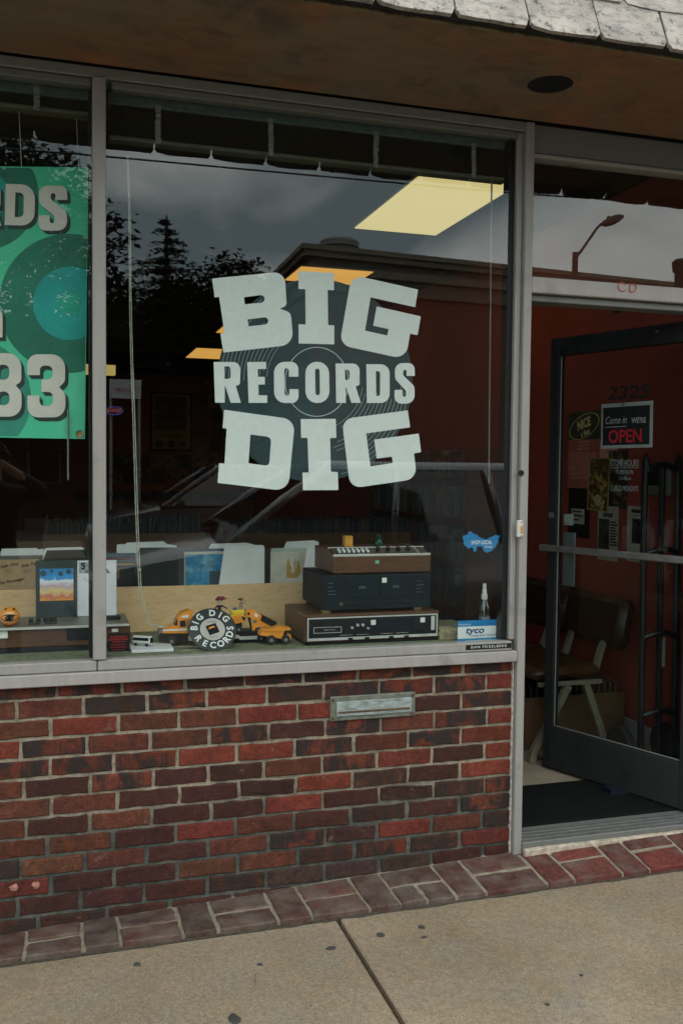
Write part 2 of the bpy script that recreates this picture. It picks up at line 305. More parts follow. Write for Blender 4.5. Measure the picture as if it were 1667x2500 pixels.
def thing(name, label, cat, loc=(0, 0, 0), group=None, rz=0.0):
    o = bpy.data.objects.new(name, None); o.empty_display_size = .05; COL.objects.link(o); o.location = loc; o.rotation_euler = (0, 0, rz); WL[o.name] = Vector(loc)
    return tag(o, label, cat, group)
def copy_tree(o, parent=None):
    c = o.copy(); COL.objects.link(c)
    if parent is not None: c.parent = parent
    WL[c.name] = Vector(WL.get(o.name, (0, 0, 0)))
    for ch in list(o.children): copy_tree(ch, c)
    return c
def frame_mat(O, U, V):
    U = Vector(U).normalized(); V = Vector(V).normalized(); N = U.cross(V); O = Vector(O)
    return Matrix(((U.x, V.x, N.x, O.x), (U.y, V.y, N.y, O.y), (U.z, V.z, N.z, O.z), (0, 0, 0, 1)))
def curve_mesh(cu):
    o = bpy.data.objects.new('tmp', cu); COL.objects.link(o)
    bpy.context.view_layer.update(); dg = bpy.context.evaluated_depsgraph_get(); me = o.evaluated_get(dg).to_mesh()
    vs_ = [tuple(p.co) for p in me.vertices]; fs = [tuple(p.vertices) for p in me.polygons]
    o.evaluated_get(dg).to_mesh_clear(); bpy.data.objects.remove(o); return vs_, fs
def text_mesh(s, size=.1, bold=0.0, align='CENTER', sx=1.0, ext=.0004, shear=0.0, spacing=1.0, line=1.0, res=3):
    cu = bpy.data.curves.new('t', 'FONT'); cu.body = s; cu.size = size; cu.offset = bold * size; cu.align_x = align; cu.align_y = 'CENTER'; cu.extrude = ext; cu.shear = shear; cu.space_character = spacing; cu.space_line = line; cu.resolution_u = res
    vs_, fs = curve_mesh(cu); bpy.data.curves.remove(cu); return [(x * sx, y, z) for x, y, z in vs_], fs
def put_text(mb, s, M, **k):
    vs_, fs = text_mesh(s, **k); m0 = mb.m; mb.m = M; mb.add(vs_, fs); mb.m = m0; return mb
def fillet(pts, seg=6):
    n = len(pts); out = []
    for i, (x, y, r) in enumerate(pts):
        p = Vector((x, y)); a = Vector(pts[i-1][:2]); b = Vector(pts[(i+1) % n][:2]); u = (a - p); w = (b - p)
        la, lb = u.length, w.length; u.normalize(); w.normalize(); ang = u.angle(w, math.pi)
        if r < .5 or ang > 3.1: out.append((x, y)); continue
        d = min(r / math.tan(ang / 2), .49 * la, .49 * lb); rr = d * math.tan(ang / 2)
        c = p + (u + w).normalized() * (rr / math.sin(ang / 2)); A = p + u * d; Bp = p + w * d
        a0 = math.atan2(A.y - c.y, A.x - c.x); a1 = math.atan2(Bp.y - c.y, Bp.x - c.x); da = (a1 - a0 + math.pi) % (2 * math.pi) - math.pi
        k = seg if r > 12 else 2
        out += [(c.x + rr * math.cos(a0 + da * t / k), c.y + rr * math.sin(a0 + da * t / k)) for t in range(k + 1)]
    return out
def poly_fill(loops, ext):
    """2D loops (outer + holes) -> thin filled mesh lying in XY, z = +-ext"""
    cu = bpy.data.curves.new('p', 'CURVE'); cu.dimensions = '2D'; cu.fill_mode = 'BOTH'; cu.extrude = ext
    for lp in loops:
        sp = cu.splines.new('POLY'); sp.points.add(len(lp) - 1); sp.use_cyclic_u = True
        for q, (x, y) in zip(sp.points, lp): q.co = (x, y, 0, 1)
    r = curve_mesh(cu); bpy.data.curves.remove(cu); return r
def photo_shape(mb, loops, y, ext=.0004):
    """loops in photo pixels, laid on the vertical plane at depth y"""
    L2 = []
    for lp in loops:
        q = []
        for px, py in lp: w = onY(px, py, y); q.append((w.x, w.z))
        L2.append(q)
    vs_, fs = poly_fill(L2, ext); return mb.add([(x, y - z, h) for x, h, z in vs_], fs)
def smooth_path(pts, k=6):
    pts = [Vector(p) for p in pts]; out = []
    for i in range(len(pts) - 1):
        p0, p1, p2, p3 = pts[max(i-1, 0)], pts[i], pts[i+1], pts[min(i+2, len(pts)-1)]
        for j in range(k):
            t = j / k; out.append(.5 * ((2*p1) + (p2-p0)*t + (2*p0-5*p1+4*p2-p3)*t*t + (3*p1-p0-3*p2+p3)*t**3))
    return out + [pts[-1]]
# ------------------------------------------------------------------ materials in use
BRICK = mat_brick('old_brick'); BRICK_P = mat_brick('worn_paver', .62, (.165, .142, .118)); BRICK_R = mat_brick('red_paver', .3, (.16, .14, .125)); MORTAR2 = pbr('edging_mortar', (.25, .23, .175), .95, var=.25, scale=30, bump=.6, bscale=160); MORTAR = mat_mortar(); CONC = mat_concrete()
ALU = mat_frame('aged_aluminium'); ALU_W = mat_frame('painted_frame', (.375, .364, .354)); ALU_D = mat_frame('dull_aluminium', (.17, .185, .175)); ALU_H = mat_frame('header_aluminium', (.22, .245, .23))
SOF = mat_soffit(); SHG = mat_shingle(); GLASS = mat_glass('window_glass'); CLEAR = mat_clear('pane_back'); GLASS_D = mat_glass('door_glass', (.86, .93, .92), .045, .006)
BLACK = pbr('black_plastic', (.010, .012, .014), .5, var=.2, spec=.25); DARK = pbr('dark_void', (.006, .006, .007), .9)
WHITE = pbr('white_paint', (.62, .62, .60), .5, var=.05); RUBBER = pbr('black_rubber', (.02, .02, .021), .8, bump=.3)
CHROME = pbr('bright_metal', (.55, .55, .54), .28, 1.0, .1); STEEL = pbr('dull_steel', (.28, .29, .29), .5, .8, .2)
FASCIA = pbr('black_fascia', (.018, .02, .02), .8, var=.4)
REDWALL = pbr('red_wall_paint', (.31, .058, .048), .7, var=.12, scale=3, bump=.1, bscale=60)
ORWALL = pbr('rust_wall_paint', (.38, .13, .06), .7, var=.12, scale=2.5)
CEIL = pbr('ceiling_tile', (.035, .033, .028), .9, var=.1, bump=.3, bscale=90)
FLOOR = pbr('shop_floor', (.30, .26, .20), .6, var=.18, scale=5, bump=.08)
ASPH = pbr('asphalt', (.05, .05, .052), .9, var=.25, scale=30, bump=.4, bscale=150)
PALE = mat_wood('pale_plywood', (.80, .52, .27), (.88, .60, .33), 5, (1.2, 6, 9), .55)
WALNUT = mat_wood('walnut_veneer', (.075, .034, .018), (.13, .060, .030), 7, (2, 14, 14), .4)
SHELF = pbr('green_shelf_cloth', (.17, .185, .11), .95, var=.35, scale=60, bump=.5, bscale=240)

# ------------------------------------------------------------------ ground
def zp(x): return -.095 + .008 * x
def z_in(x): return max(-.2, min(.03, -.110 + .042 * x))
def z_out(x): return zp(x) + .020
Y_E = -.272
tag(MB().box((-60, -60, -.45), (60, 40, -.26)).build('ground', pbr('soil', (.09, .08, .06), .95)), kind='structure')
tag(MB().box((-60, -13.6, -.30), (60, -3.78, -.222)).build('road', ASPH), kind='structure')
pav = tag(MB().box((-60, -3.60, -.258), (60, .6, -.135)).build('pavement', pbr('joint_dirt', (.075, .065, .05), .95, var=.5, scale=90, bump=.6)), kind='structure')
jx = onZ(836, 2250, zp(.9)).x
PX0 = jx - 1.524 * 4
for i in range(9):
    for j, (ya, yb) in enumerate(((Y_E - .004, -1.92), (-1.932, -3.50))):
        xa, xb = PX0 + 1.524 * i, PX0 + 1.524 * (i + 1) - .016
        m = MB(); n = 10; ins = .006
        vs_, fs = [], []
        ring = [(xa, ya), (xb, ya), (xb, yb), (xa, yb)]; ri = [(xa + ins, ya - ins), (xb - ins, ya - ins), (xb - ins, yb + ins), (xa + ins, yb + ins)]
        tilt = ru(-.002, .002)
        vs_ = [(x, y, -.16) for x, y in ring] + [(x, y, zp(x) - .005 + tilt) for x, y in ring] + [(x, y, zp(x) + tilt) for x, y in ri]
        fs = [(k, (k+1) % 4, 4+(k+1) % 4, 4+k) for k in range(4)] + [(4+k, 4+(k+1) % 4, 8+(k+1) % 4, 8+k) for k in range(4)] + [(8, 9, 10, 11)]
        m.add(vs_, fs); m.build('slab', CONC, pav)
GUM = pbr('old_gum', (.045, .047, .046), .8, var=.3)
for px, py, rx, ry in ((335, 2349, 9, .75), (929, 2283, 13, .7), (1028, 2265, 10, .8), (1034, 2290, 10, .4), (808, 2314, 13, .4), (634, 2352, 8, .5), (572, 2483, 15, .9), (1418, 2385, 6, .6), (1335, 2455, 8, .6)):
    p = onZ(px, py, zp(1)); k = (p - CAM).length / F; m = MB(); n = 11
    o_ = [(p.x + k*rx*math.cos(2*math.pi*i/n)*ru(.75, 1.1), p.y + k*rx*1.6*ry*math.sin(2*math.pi*i/n)*ru(.75, 1.1)) for i in range(n)]
    m.add([(x, y, zp(x) - .001) for x, y in o_] + [(p.x + (x-p.x)*.7, p.y + (y-p.y)*.7, zp(x) + .0025) for x, y in o_], [(i, (i+1) % n, n+(i+1) % n, n+i) for i in range(n)] + [tuple(range(n, 2*n))])
    m.build('gum_spot', GUM, pav)
CRK = pbr('crack', (.05, .045, .038), .95)
for pl_ in (((626, 2375), (622, 2388), (620, 2400), (617, 2408)), ((1045, 2428), (1052, 2432), (1060, 2433))):
    q_ = [onZ(a, b, zp(1)) for a, b in pl_]; MB().tube(smooth_path([(p.x + ru(-.004, .004), p.y + ru(-.004, .004), zp(p.x) + .0002) for p in q_], 4), .0008, 4).build('crack', CRK, pav)
kerb = tag(MB().box((-60, -3.78, -.3), (60, -3.60, -.09), .02).build('kerb', pbr('granite_kerb', (.25, .24, .23), .85, var=.2, scale=60)), kind='structure')
tag(MB().box((-60, -17.5, -.3), (60, -13.6, -.10), .02).build('far_pavement', CONC), kind='structure')

# brick edging strip laid flat along the wall
def esurf(x, t, h=0.0):                      # t = 0 at the wall, 1 at the pavement
    return Vector((x, -.012 + (Y_E + .014) * t, z_in(x) + (z_out(x) - z_in(x)) * t + h))
xs = [-1.6 + .1 * i for i in range(54)]
m = MB(); vs_ = []
for x in xs: vs_ += [esurf(x, -.12, -.006), esurf(x, .975, -.006), esurf(x, .98, -.13), esurf(x, -.12, -.16)]
fs = [(4*i+k, 4*i+4+k, 4*i+4+(k+1) % 4, 4*i+(k+1) % 4) for i in range(len(xs)-1) for k in range(4)]
edging = tag(m.add(vs_, fs).build('brick_edging', MORTAR2), kind='structure')
def paver(x0, x1, t0, t1):
    j = lambda: ru(-.0035, .0035); m = MB(); n1 = 5
    edge = [(x0 + (x1-x0)*i/n1, t0) for i in range(n1)] + [(x1, t0 + (t1-t0)*i/3) for i in range(3)] + [(x1 - (x1-x0)*i/n1, t1) for i in range(n1)] + [(x0, t1 - (t1-t0)*i/3) for i in range(3)]
    edge = [(x + j(), t + j() * 4) for x, t in edge]; cx, ct = (x0+x1)/2, (t0+t1)/2; n = len(edge); hh = ru(-.002, .003)
    def ins(x, t, d): return (x + (d if x < cx else -d), t + (d*4 if t < ct else -d*4))
    vs_ = [esurf(x, t, -.02) for x, t in edge] + [esurf(x, t, hh - .005) for x, t in edge] + [esurf(*ins(x, t, .005), hh) for x, t in edge]
    m.add(vs_, [(k, (k+1) % n, n+(k+1) % n, n+k) for k in range(n)] + [(n+k, n+(k+1) % n, 2*n+(k+1) % n, 2*n+k) for k in range(n)] + [tuple(range(2*n, 3*n))])
    o = m.build('brick', BRICK_P if x0 < 1.55 else BRICK_R, edging); g = min(1, max(0, (x0 - 1.1) / .8))
    c0 = Vector((.135, .092, .074)); c1 = Vector((.25, .055, .042)); c = c0.lerp(c1, max(g * ru(.5, 1), ru(0, .35))) * ru(.75, 1.2); o.color = (*c, .15)
sx = [onZ(px, py, -.085 if px < 900 else -.065).x for px, py in ((14, 2321), (248, 2284), (482, 2251), (708, 2224), (929, 2193), (1128, 2157), (1327, 2118), (1510, 2099))]
sx = [sx[0] - .31 * k for k in (4, 3, 2, 1)] + sx + [sx[-1] + .32 * k for k in (1, 2, 3)]
for i, x in enumerate(sx):
    paver(x - .052, x + .052, .03, .995)
    if i + 1 < len(sx):
        a, b = x + .065, sx[i+1] - .065
        paver(a, b, .03, .455)
        if i == 8: paver(a, a + .085, .53, .99); paver(a + .1, b, .53, .99)
        else: paver(a, b, .535, .995)

jd = MB(); n_j = 90; vs_ = []
for i in range(n_j + 1):
    x = -1.6 + 5.3 * i / n_j; vs_ += [(x, Y_E + .012, zp(x) + .0006), (x, Y_E - .006 - ru(0, .014), zp(x) + .0009)]
jd.add(vs_, [(2*i, 2*i+1, 2*i+3, 2*i+2) for i in range(n_j)]).build('dirt_line', pbr('packed_dirt', (.055, .048, .036), .95, var=.5, scale=60, bump=.6), pav)
# ------------------------------------------------------------------ the shop building
shop = thing('shop_building', 'record shop front of red brick, pale window frames and shingled canopy', 'building', (0, 0, 0))
ZB = lambda k: .670 - .0676 * (k - 1)          # bed joint below course k
XJ = onY(1243, 1850).x                         # wall end at the door jamb
wall = MB().box((-1.6, -.0025, -.2), (XJ, .14, .735)).build('wall', MORTAR, shop)
S1, S2, S3 = (lambda z: z / 2.94), (lambda z: 400 + z / 2.94), (lambda z: 820 + z / 2.94)
def J(a, b, c): return [S1(v) for v in a] + [S2(v) for v in b] + [S3(v) for v in c]
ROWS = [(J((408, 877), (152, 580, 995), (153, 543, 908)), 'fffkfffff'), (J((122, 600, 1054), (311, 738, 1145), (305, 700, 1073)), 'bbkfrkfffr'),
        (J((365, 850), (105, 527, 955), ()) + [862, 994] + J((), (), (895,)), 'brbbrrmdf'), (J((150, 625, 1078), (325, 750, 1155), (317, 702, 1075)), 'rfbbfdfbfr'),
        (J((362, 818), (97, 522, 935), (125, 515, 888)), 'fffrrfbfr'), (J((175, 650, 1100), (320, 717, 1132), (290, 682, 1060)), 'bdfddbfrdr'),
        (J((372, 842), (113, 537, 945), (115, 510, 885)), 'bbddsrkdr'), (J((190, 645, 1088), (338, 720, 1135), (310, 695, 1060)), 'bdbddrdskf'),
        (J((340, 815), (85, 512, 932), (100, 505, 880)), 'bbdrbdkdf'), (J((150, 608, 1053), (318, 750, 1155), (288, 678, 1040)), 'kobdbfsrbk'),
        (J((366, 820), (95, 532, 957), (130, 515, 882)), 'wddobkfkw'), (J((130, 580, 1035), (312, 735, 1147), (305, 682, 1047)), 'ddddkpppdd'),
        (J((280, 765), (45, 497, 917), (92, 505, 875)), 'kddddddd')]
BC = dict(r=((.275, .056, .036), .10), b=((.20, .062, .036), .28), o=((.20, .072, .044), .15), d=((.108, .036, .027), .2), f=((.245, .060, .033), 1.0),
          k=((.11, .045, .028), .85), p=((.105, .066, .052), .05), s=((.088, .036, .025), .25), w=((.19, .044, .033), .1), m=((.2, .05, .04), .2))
def wall_brick(x0, x1, z0, z1, code):
    L_ = x1 - x0; n1 = max(2, int(L_ / .032)); cx, cz = (x0+x1)/2, (z0+z1)/2; amp = .0020 if code not in 'sd' else .0027
    jj = lambda: ru(-amp, amp); rot = ru(-.006, .006); pr = ru(-.003, .003)
    e = [(x0 + L_*i/n1, z0) for i in range(n1)] + [(x1, z0), (x1, cz)] + [(x1 - L_*i/n1, z1) for i in range(n1)] + [(x0, z1), (x0, cz)]
    e = [(x + jj(), z + jj() + (x - cx) * rot) for x, z in e]; n = len(e)
    if code == 's': e = [(x, z - (.010 * max(0, (x - x0) / L_ - .35) if z > cz else -.014 * max(0, .4 - (x - x0) / L_))) for x, z in e]
    f = lambda x, z, d: (x + (d if x < cx else -d), z + (d if z < cz else -d))
    dep = -.0115 + pr
    v = [(x, .006, z) for x, z in e] + [(x, dep + .0035, z) for x, z in e]
    for x, z in e:
        a, b = f(x, z, .0032); v.append((a, dep + ru(-.0008, .0008) + (ru(-.004, .003) if code == 's' else 0), b))
    o = MB().add(v, [(k, (k+1) % n, n+(k+1) % n, n+k) for k in range(n)] + [(n+k, n+(k+1) % n, 2*n+(k+1) % n, 2*n+k) for k in range(n)] + [tuple(range(2*n, 3*n))]).build('brick', BRICK, wall)
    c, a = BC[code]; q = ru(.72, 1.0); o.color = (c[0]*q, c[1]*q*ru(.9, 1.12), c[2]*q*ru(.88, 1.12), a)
    return o
SPALL = pbr('chipped_brick_face', (.36, .17, .13), .9, var=.5, scale=90)
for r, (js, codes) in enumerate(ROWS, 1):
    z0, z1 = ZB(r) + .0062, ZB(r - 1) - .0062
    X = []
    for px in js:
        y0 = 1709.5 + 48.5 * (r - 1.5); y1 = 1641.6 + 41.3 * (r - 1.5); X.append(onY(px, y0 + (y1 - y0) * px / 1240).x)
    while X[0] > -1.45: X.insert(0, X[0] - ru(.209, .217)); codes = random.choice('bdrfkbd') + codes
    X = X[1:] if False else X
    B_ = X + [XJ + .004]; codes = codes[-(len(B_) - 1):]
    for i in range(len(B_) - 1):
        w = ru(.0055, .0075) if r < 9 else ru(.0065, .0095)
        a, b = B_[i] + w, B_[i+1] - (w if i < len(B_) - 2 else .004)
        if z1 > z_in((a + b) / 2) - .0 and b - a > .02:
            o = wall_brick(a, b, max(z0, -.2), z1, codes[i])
            if codes[i] == 'w':
                for t in (.45, .8):
                    q = MB(); cx, cz = a + (b - a) * t, (z0 + z1) / 2 + .008
                    n = 13; e = [(cx + .017*math.cos(6.283*k/n)*ru(.5, 1.2), cz + .012*math.sin(6.283*k/n)*ru(.5, 1.2)) for k in range(n)]
                    q.add([(x, -.012, z) for x, z in e] + [(cx, -.0132, cz)], [(k, (k+1) % n, n) for k in range(n)]).build('chip', SPALL, o)

# frames -------------------------------------------------------------
def fx(px, py, y=-.035): return onY(px, py, y).x
xm0, xm1 = fx(227, 900), fx(259.5, 900)
xj0, xj1, xj2 = fx(1253.5, 900, -.02), fx(1271, 900, -.032), fx(1293.5, 900, -.04)
XD = 2.635                                         # door opening, right side
ZT, ZH = onY(700, 256, -.03).z, onY(700, 233, -.03).z
fr = lambda n, a, b, m=ALU, bev=.003: MB().box(a, b, bev).build(n, m, shop)
HB = 2.715
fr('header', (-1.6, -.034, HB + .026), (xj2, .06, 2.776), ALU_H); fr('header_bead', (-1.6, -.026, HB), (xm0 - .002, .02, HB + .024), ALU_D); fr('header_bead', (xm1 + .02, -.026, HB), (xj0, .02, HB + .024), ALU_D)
mul = fr('mullion', (xm0, -.042, .80), (xm1, .06, HB + .026)); fr('mullion', (-1.6, -.042, .80), (-1.55, .06, HB + .026))
fr('jamb_stop', (xj0, -.022, .80), (xj1, .06, HB + .024)); fr('jamb', (xj1 + .0015, -.044, -.045), (xj2, .08, 2.774))
fr('sill_bead', (-1.6, -.036, .762), (xm0 + .012, .012, .797), ALU); fr('sill_bead', (xm0 + .015, -.036, .762), (xj0 + .006, .012, .797), ALU)
fr('sill', (-1.6, -.050, .719), (xj1 - .002, .10, .7605), ALU_W); 
fr('sealant', (XJ - .003, -.022, -.05), (xj1, .0, .718), pbr('white_sealant', (.5, .47, .44), .8, var=.4, scale=60, bump=.7), .002)
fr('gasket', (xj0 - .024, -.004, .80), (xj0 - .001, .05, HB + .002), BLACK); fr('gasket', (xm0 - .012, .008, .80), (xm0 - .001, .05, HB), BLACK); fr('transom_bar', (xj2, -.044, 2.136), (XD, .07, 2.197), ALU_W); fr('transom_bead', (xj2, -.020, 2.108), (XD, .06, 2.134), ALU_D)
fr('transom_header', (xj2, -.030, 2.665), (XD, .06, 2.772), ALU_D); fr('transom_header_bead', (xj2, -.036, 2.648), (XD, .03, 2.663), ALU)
fr('jamb', (XD, -.044, -.03), (XD + .05, .08, 2.774))
th = MB().box((xj2, -.05, -.04), (XD, .10, .002), .002).build('threshold', ALU_D, shop)
for k in range(4): MB().box((xj2 + .004, -.046 + .03 * k, .002), (XD - .004, -.036 + .03 * k, .0065)).build('ridge', STEEL, th)
MB().box((xj2, -.075, -.06), (XD, -.051, -.016), .004).build('threshold_grout', pbr('pale_grout', (.42, .37, .30), .9, var=.4, scale=40), shop)
MB().box((XD + .052, -.02, -.2), (5.0, .2, 2.77), .004).build('pier', pbr('pier_render', (.16, .05, .035), .85, var=.3), shop)
MB().box((-5.2, .0, 2.777), (5.0, .22, 4.6)).build('upper_wall', FASCIA, shop)
MB().box((-5, -.02, -.2), (-1.605, .2, 2.77)).build('pier', pbr('pier_render', (.16, .05, .035)), shop)
def pane(name, x0, x1, z0, z1, y=0.0, mats=(GLASS, CLEAR)):
    m = MB(); m.quad((x0, y, z0), (x1, y, z0), (x1, y, z1), (x0, y, z1)); m.cur = 1; m.quad((x0, y + .006, z0), (x1, y + .006, z0), (x1, y + .006, z1), (x0, y + .006, z1)); return m.build(name, list(mats), shop)
cdp = onY(1530, 701, -.046)
cdm = MB()
for pl_ in ([(12, 8), (4, 11), (-1, 7), (-2, 1), (2, -4), (9, -5), (14, -2)], [(22, 11), (21, -5)], [(20, 10), (30, 9), (35, 3), (30, -4), (21, -5)]): cdm.tube(smooth_path([(cdp.x + (x - 16) * .0022, -.0455, cdp.z + (z - 3) * .0022) for x, z in pl_], 4), .0021, 5)
cdm.build('crayon_letters', pbr('red_crayon', (.45, .10, .06), .8, var=.4, scale=120), shop)
pane('pane', -1.55, xm0 + .004, .80, HB + .004); pane('pane', xm1 - .004, xj0 + .004, .80, HB + .004); pane('transom_pane', xj2 - .002, XD + .002, 2.19, 2.66)
# doorbell, lock, tape label on the frame
lk = onY(1271, 1155, -.044); MB().lathe([(.0115, -.002), (.0115, .004), (.009, .005), (.009, .001), (.0, .001)], (lk.x, -.046, lk.z), 'Y', 18).build('lock_hole', BLACK, shop, auto=True)
b0, b1 = onY(1259.5, 1312, -.05), onY(1275, 1270, -.05)
db = MB().box((b0.x, -.060, b0.z), (b1.x, -.044, b1.z), .004).build('doorbell', pbr('white_plastic', (.60, .59, .57), .4, var=.05), shop)
w = b1.x - b0.x; h = b1.z - b0.z
MB().box((b0.x + w*.5, -.063, b0.z + h*.24), (b0.x + w*.85, -.0605, b0.z + h*.68), .001).build('button', pbr('amber_button', (.55, .28, .05), .3), db)
for t in (.1, .9): MB().lathe([(.002, -.001), (.002, .001)], (b0.x + w*.66, -.0605, b0.z + h*t), 'Y', 8).build('screw', DARK, db)
# mail slot
VERD = pbr('verdigris_bronze', (.165, .19, .155), .6, .35, .35, 40, .3); VERD2 = pbr('weathered_flap', (.30, .36, .36), .55, .3, .4, 30, .4, stretch=(1, 1, 3)); RUST = pbr('rust', (.10, .055, .025), .9, var=.5, scale=80)
ms = [onY(px, py, -.02) for px, py in ((806, 1762), (1013.5, 1687.5))]; ax, az, bx, bz = ms[0].x, ZB(4) + .012 + .0, ms[1].x, 0
az = onY(806, 1762, -.02).z; bz = onY(806, 1702, -.02).z
slot = MB().box((ax, -.022, az), (bx, -.008, bz), .003).build('mail_slot', VERD, shop)
MB().box((ax + .022, -.028, az + .017), (bx - .016, -.0225, bz - .018), .004).build('flap', VERD2, slot)
MB().box((ax + .03, -.031, az + .03), (bx - .024, -.0285, az + .037), .001).build('grip', RUST, slot)
for x in (ax + .010, bx - .010):
    for z in (az + .012, bz - .012): MB().lathe([(.0055, -.001), (.005, -.004), (.0, -.005)], (x, -.0225, z), 'Y', 10).build('bolt', RUST, slot)

# canopy ---------------------------------------------------------------
can_c = onZ(1342, 207, 2.783); can_r = .078
CX0, CX1, YS = -1.9, 4.6, -.658
hole = [(can_c.x + can_r*math.cos(2*math.pi*i/32), can_c.y + can_r*math.sin(2*math.pi*i/32)) for i in range(32)]
vs_, fs = poly_fill([[(CX0, -.036), (CX1, -.036), (CX1, YS), (CX0, YS)], hole], .012)
sof = MB().add([(x, y, z + 2.795) for x, y, z in vs_], fs).build('soffit', SOF, shop)
MB().lathe([(can_r, 0), (can_r, .13), (0, .13)], (can_c.x, can_c.y, 2.786), 'Z', 32).build('recessed_lamp_can', BLACK, sof, auto=True)
MB().lathe([(.0, .05), (.035, .06), (.05, .10), (.03, .13)], (can_c.x, can_c.y, 2.786), 'Z', 20).build('dead_bulb', pbr('dark_glass', (.03, .03, .035), .1), sof, auto=True)
ZSH = 2.761
LEAN = math.radians(20); sl = Vector((0, math.sin(LEAN), math.cos(LEAN))); out_n = Vector((0, -math.cos(LEAN), math.sin(LEAN)))
roof = MB()
pts = [(YS - .004, 2.784), (YS - .050, 2.800), (YS - .050, ZSH + .03)]
base = Vector((0, -.735, ZSH)) - out_n * .006
top = base + sl * 1.3
roof.prism([(YS, 2.786), (base.y + .02, 2.792), (base.y + .004, base.z + .045), (top.y, top.z), (.0, top.z), (.0, 2.81), (YS, 2.81)], CX0, CX1, 'X')
roof_o = roof.build('roof', FASCIA, shop)
MB().box((CX0, YS - .004, 2.779), (CX1, YS + .004, 2.786), .001).build('caulk_line', pbr('old_caulk', (.20, .17, .10), .9, var=.6, scale=30), shop)
gx = [onY(880 + a / 1.992, b / 1.992, -.74).x for a, b in ((460, 75), (825, 130), (1160, 198), (1490, 255))]
pitch = (gx[-1] - gx[0]) / 3
for c in range(4):
    x = gx[0] - pitch * 13 + (pitch * .47 if c % 2 else 0)
    b_ = base + sl * (.150 * c)
    while x < CX1:
        w = pitch * ru(.97, 1.03) if c else pitch
        a, e = x + ru(.002, .0045), x + w - ru(.002, .0045); x += w
        th_ = ru(.010, .014); lo = ru(-.004, .004); out = ru(.0, .004)
        m = MB(); tt = ((0, ru(.014, .030)), (.045, ru(.0, .006)), (.25, 0), (.5, 0), (.75, 0), (.955, ru(.0, .006)), (1, ru(.014, .030))); n = 6; vs_ = []
        for tf, cut in tt:
            xx = a + (e - a) * tf; jg = ru(-.0025, .0025) + cut
            p0 = b_ + sl * (lo + jg) + out_n * (.006 + out); p1 = b_ + sl * .185 + out_n * (.001)
            for q in (p0, p1, p1 + out_n * th_ * .8, p0 + out_n * th_): vs_.append((xx, q.y, q.z))
        fs = [(4*i+k, 4*i+4+k, 4*i+4+(k+1) % 4, 4*i+(k+1) % 4) for i in range(n) for k in range(4)] + [(0, 1, 2, 3), tuple(4*n+k for k in range(4))]
        m.add(vs_, fs).build('shingle', SHG, roof_o)

# ------------------------------------------------------------------ shop interior shell
RW, BW, ZC = 3.04, 13.0, 3.15
st = lambda n, a, b, mt: tag(MB().box(a, b).build(n, mt), kind='structure')
st('shop_floor', (-5, .10, -.2), (RW, BW, -.004), FLOOR); st('ceiling', (-5, .0, ZC), (RW + .2, BW + .2, ZC + .2), CEIL)
st('wall_right', (RW, .21, -.2), (RW + .15, BW, ZC), REDWALL); st('wall_back', (-5, BW, -.2), (RW + .2, BW + .15, ZC), ORWALL); st('wall_left', (-5.15, .0, -.2), (-5, BW, ZC), ORWALL)
st('wall_under_window', (-5, .105, -.2), (xj1, .16, .755), REDWALL)
bb = tag(MB().box((RW - .015, .22, -.003), (RW - .001, BW, .09), .003).build('skirting_board', pbr('grey_white_trim', (.36, .37, .36), .6)), kind='structure')
tag(MB().box((RW - .03, .22, ZC - .12), (RW - .001, BW - .02, ZC - .001)).build('wall_trim', BLACK), kind='structure')
tag(MB().box((-5, BW - .03, ZC - .10), (RW - .04, BW - .001, ZC - .001)).build('wall_trim', BLACK), kind='structure')
gm = MB()
for k in range(21): gm.box((-5, .25 + .61 * k, ZC - .006), (RW - .04, .275 + .61 * k, ZC - .0005))
for k in range(7): gm.box((-4.6 + 1.22 * k, .02, ZC - .0052), (-4.575 + 1.22 * k, BW - .04, ZC - .0004))
tag(gm.build('ceiling_grid', CEIL), kind='structure')
LP = [[(866, 557), (1068, 571), (1300, 420), (1024, 427)]]
def ceiling_light(x0, x1, y0, y1, label, mt):
    t = thing('ceiling_light', label, 'ceiling light', ((x0+x1)/2, (y0+y1)/2, ZC - .02), 'lit panels in the shop ceiling')
    MB().box((x0 - .02, y0 - .02, ZC - .016), (x1 + .02, y1 + .02, ZC - .0065), .002).build('frame', pbr('lamp_frame', (.35, .33, .28), .5), t)
    MB().box((x0, y0, ZC - .022), (x1, y1, ZC - .0165)).build('diffuser', mt, t)
p = [onZ(866, 557, ZC - .02), onZ(1068, 571, ZC - .02), onZ(1024, 427, ZC - .02)]
LAMP1 = mat_lamp('lamp_diffuser', (1.0, .80, .34), .70); LAMP2 = mat_lamp('amber_diffuser', (1.0, .50, .11), .72)
ceiling_light(p[0].x, p[1].x, p[2].y, p[0].y, 'large pale yellow light panel near the window', LAMP1)
q0, q1 = onZ(696, 684, ZC - .02), onZ(770, 654, ZC - .02); x1 = onZ(905, 668, ZC - .02).x
ceiling_light(q0.x, x1, q1.y, q0.y, 'amber light panel showing above the big lettering', LAMP2)
q0, q1 = onZ(454, 873, ZC - .02), onZ(478, 850, ZC - .02); x1 = onZ(590, 850, ZC - .02).x
ceiling_light(q0.x, x1, q1.y, q0.y, 'amber light panel far back beside the black disc', LAMP2)
for px_, py_, nm_ in ((690, 850, 'letter C'), (860, 800, 'upper letter G')): q0 = onZ(px_, py_, ZC - .02); ceiling_light(q0.x, q0.x + .6, q0.y - 1.2, q0.y, 'amber light panel hidden behind the %s of the lettering' % nm_, LAMP2)  # extra unseen panels, added to brighten the back wall
q0 = onZ(528, 812, ZC - .02); ceiling_light(q0.x, q0.x + .6, q0.y - .9, q0.y, 'amber light panel mostly hidden behind the black disc', LAMP2)
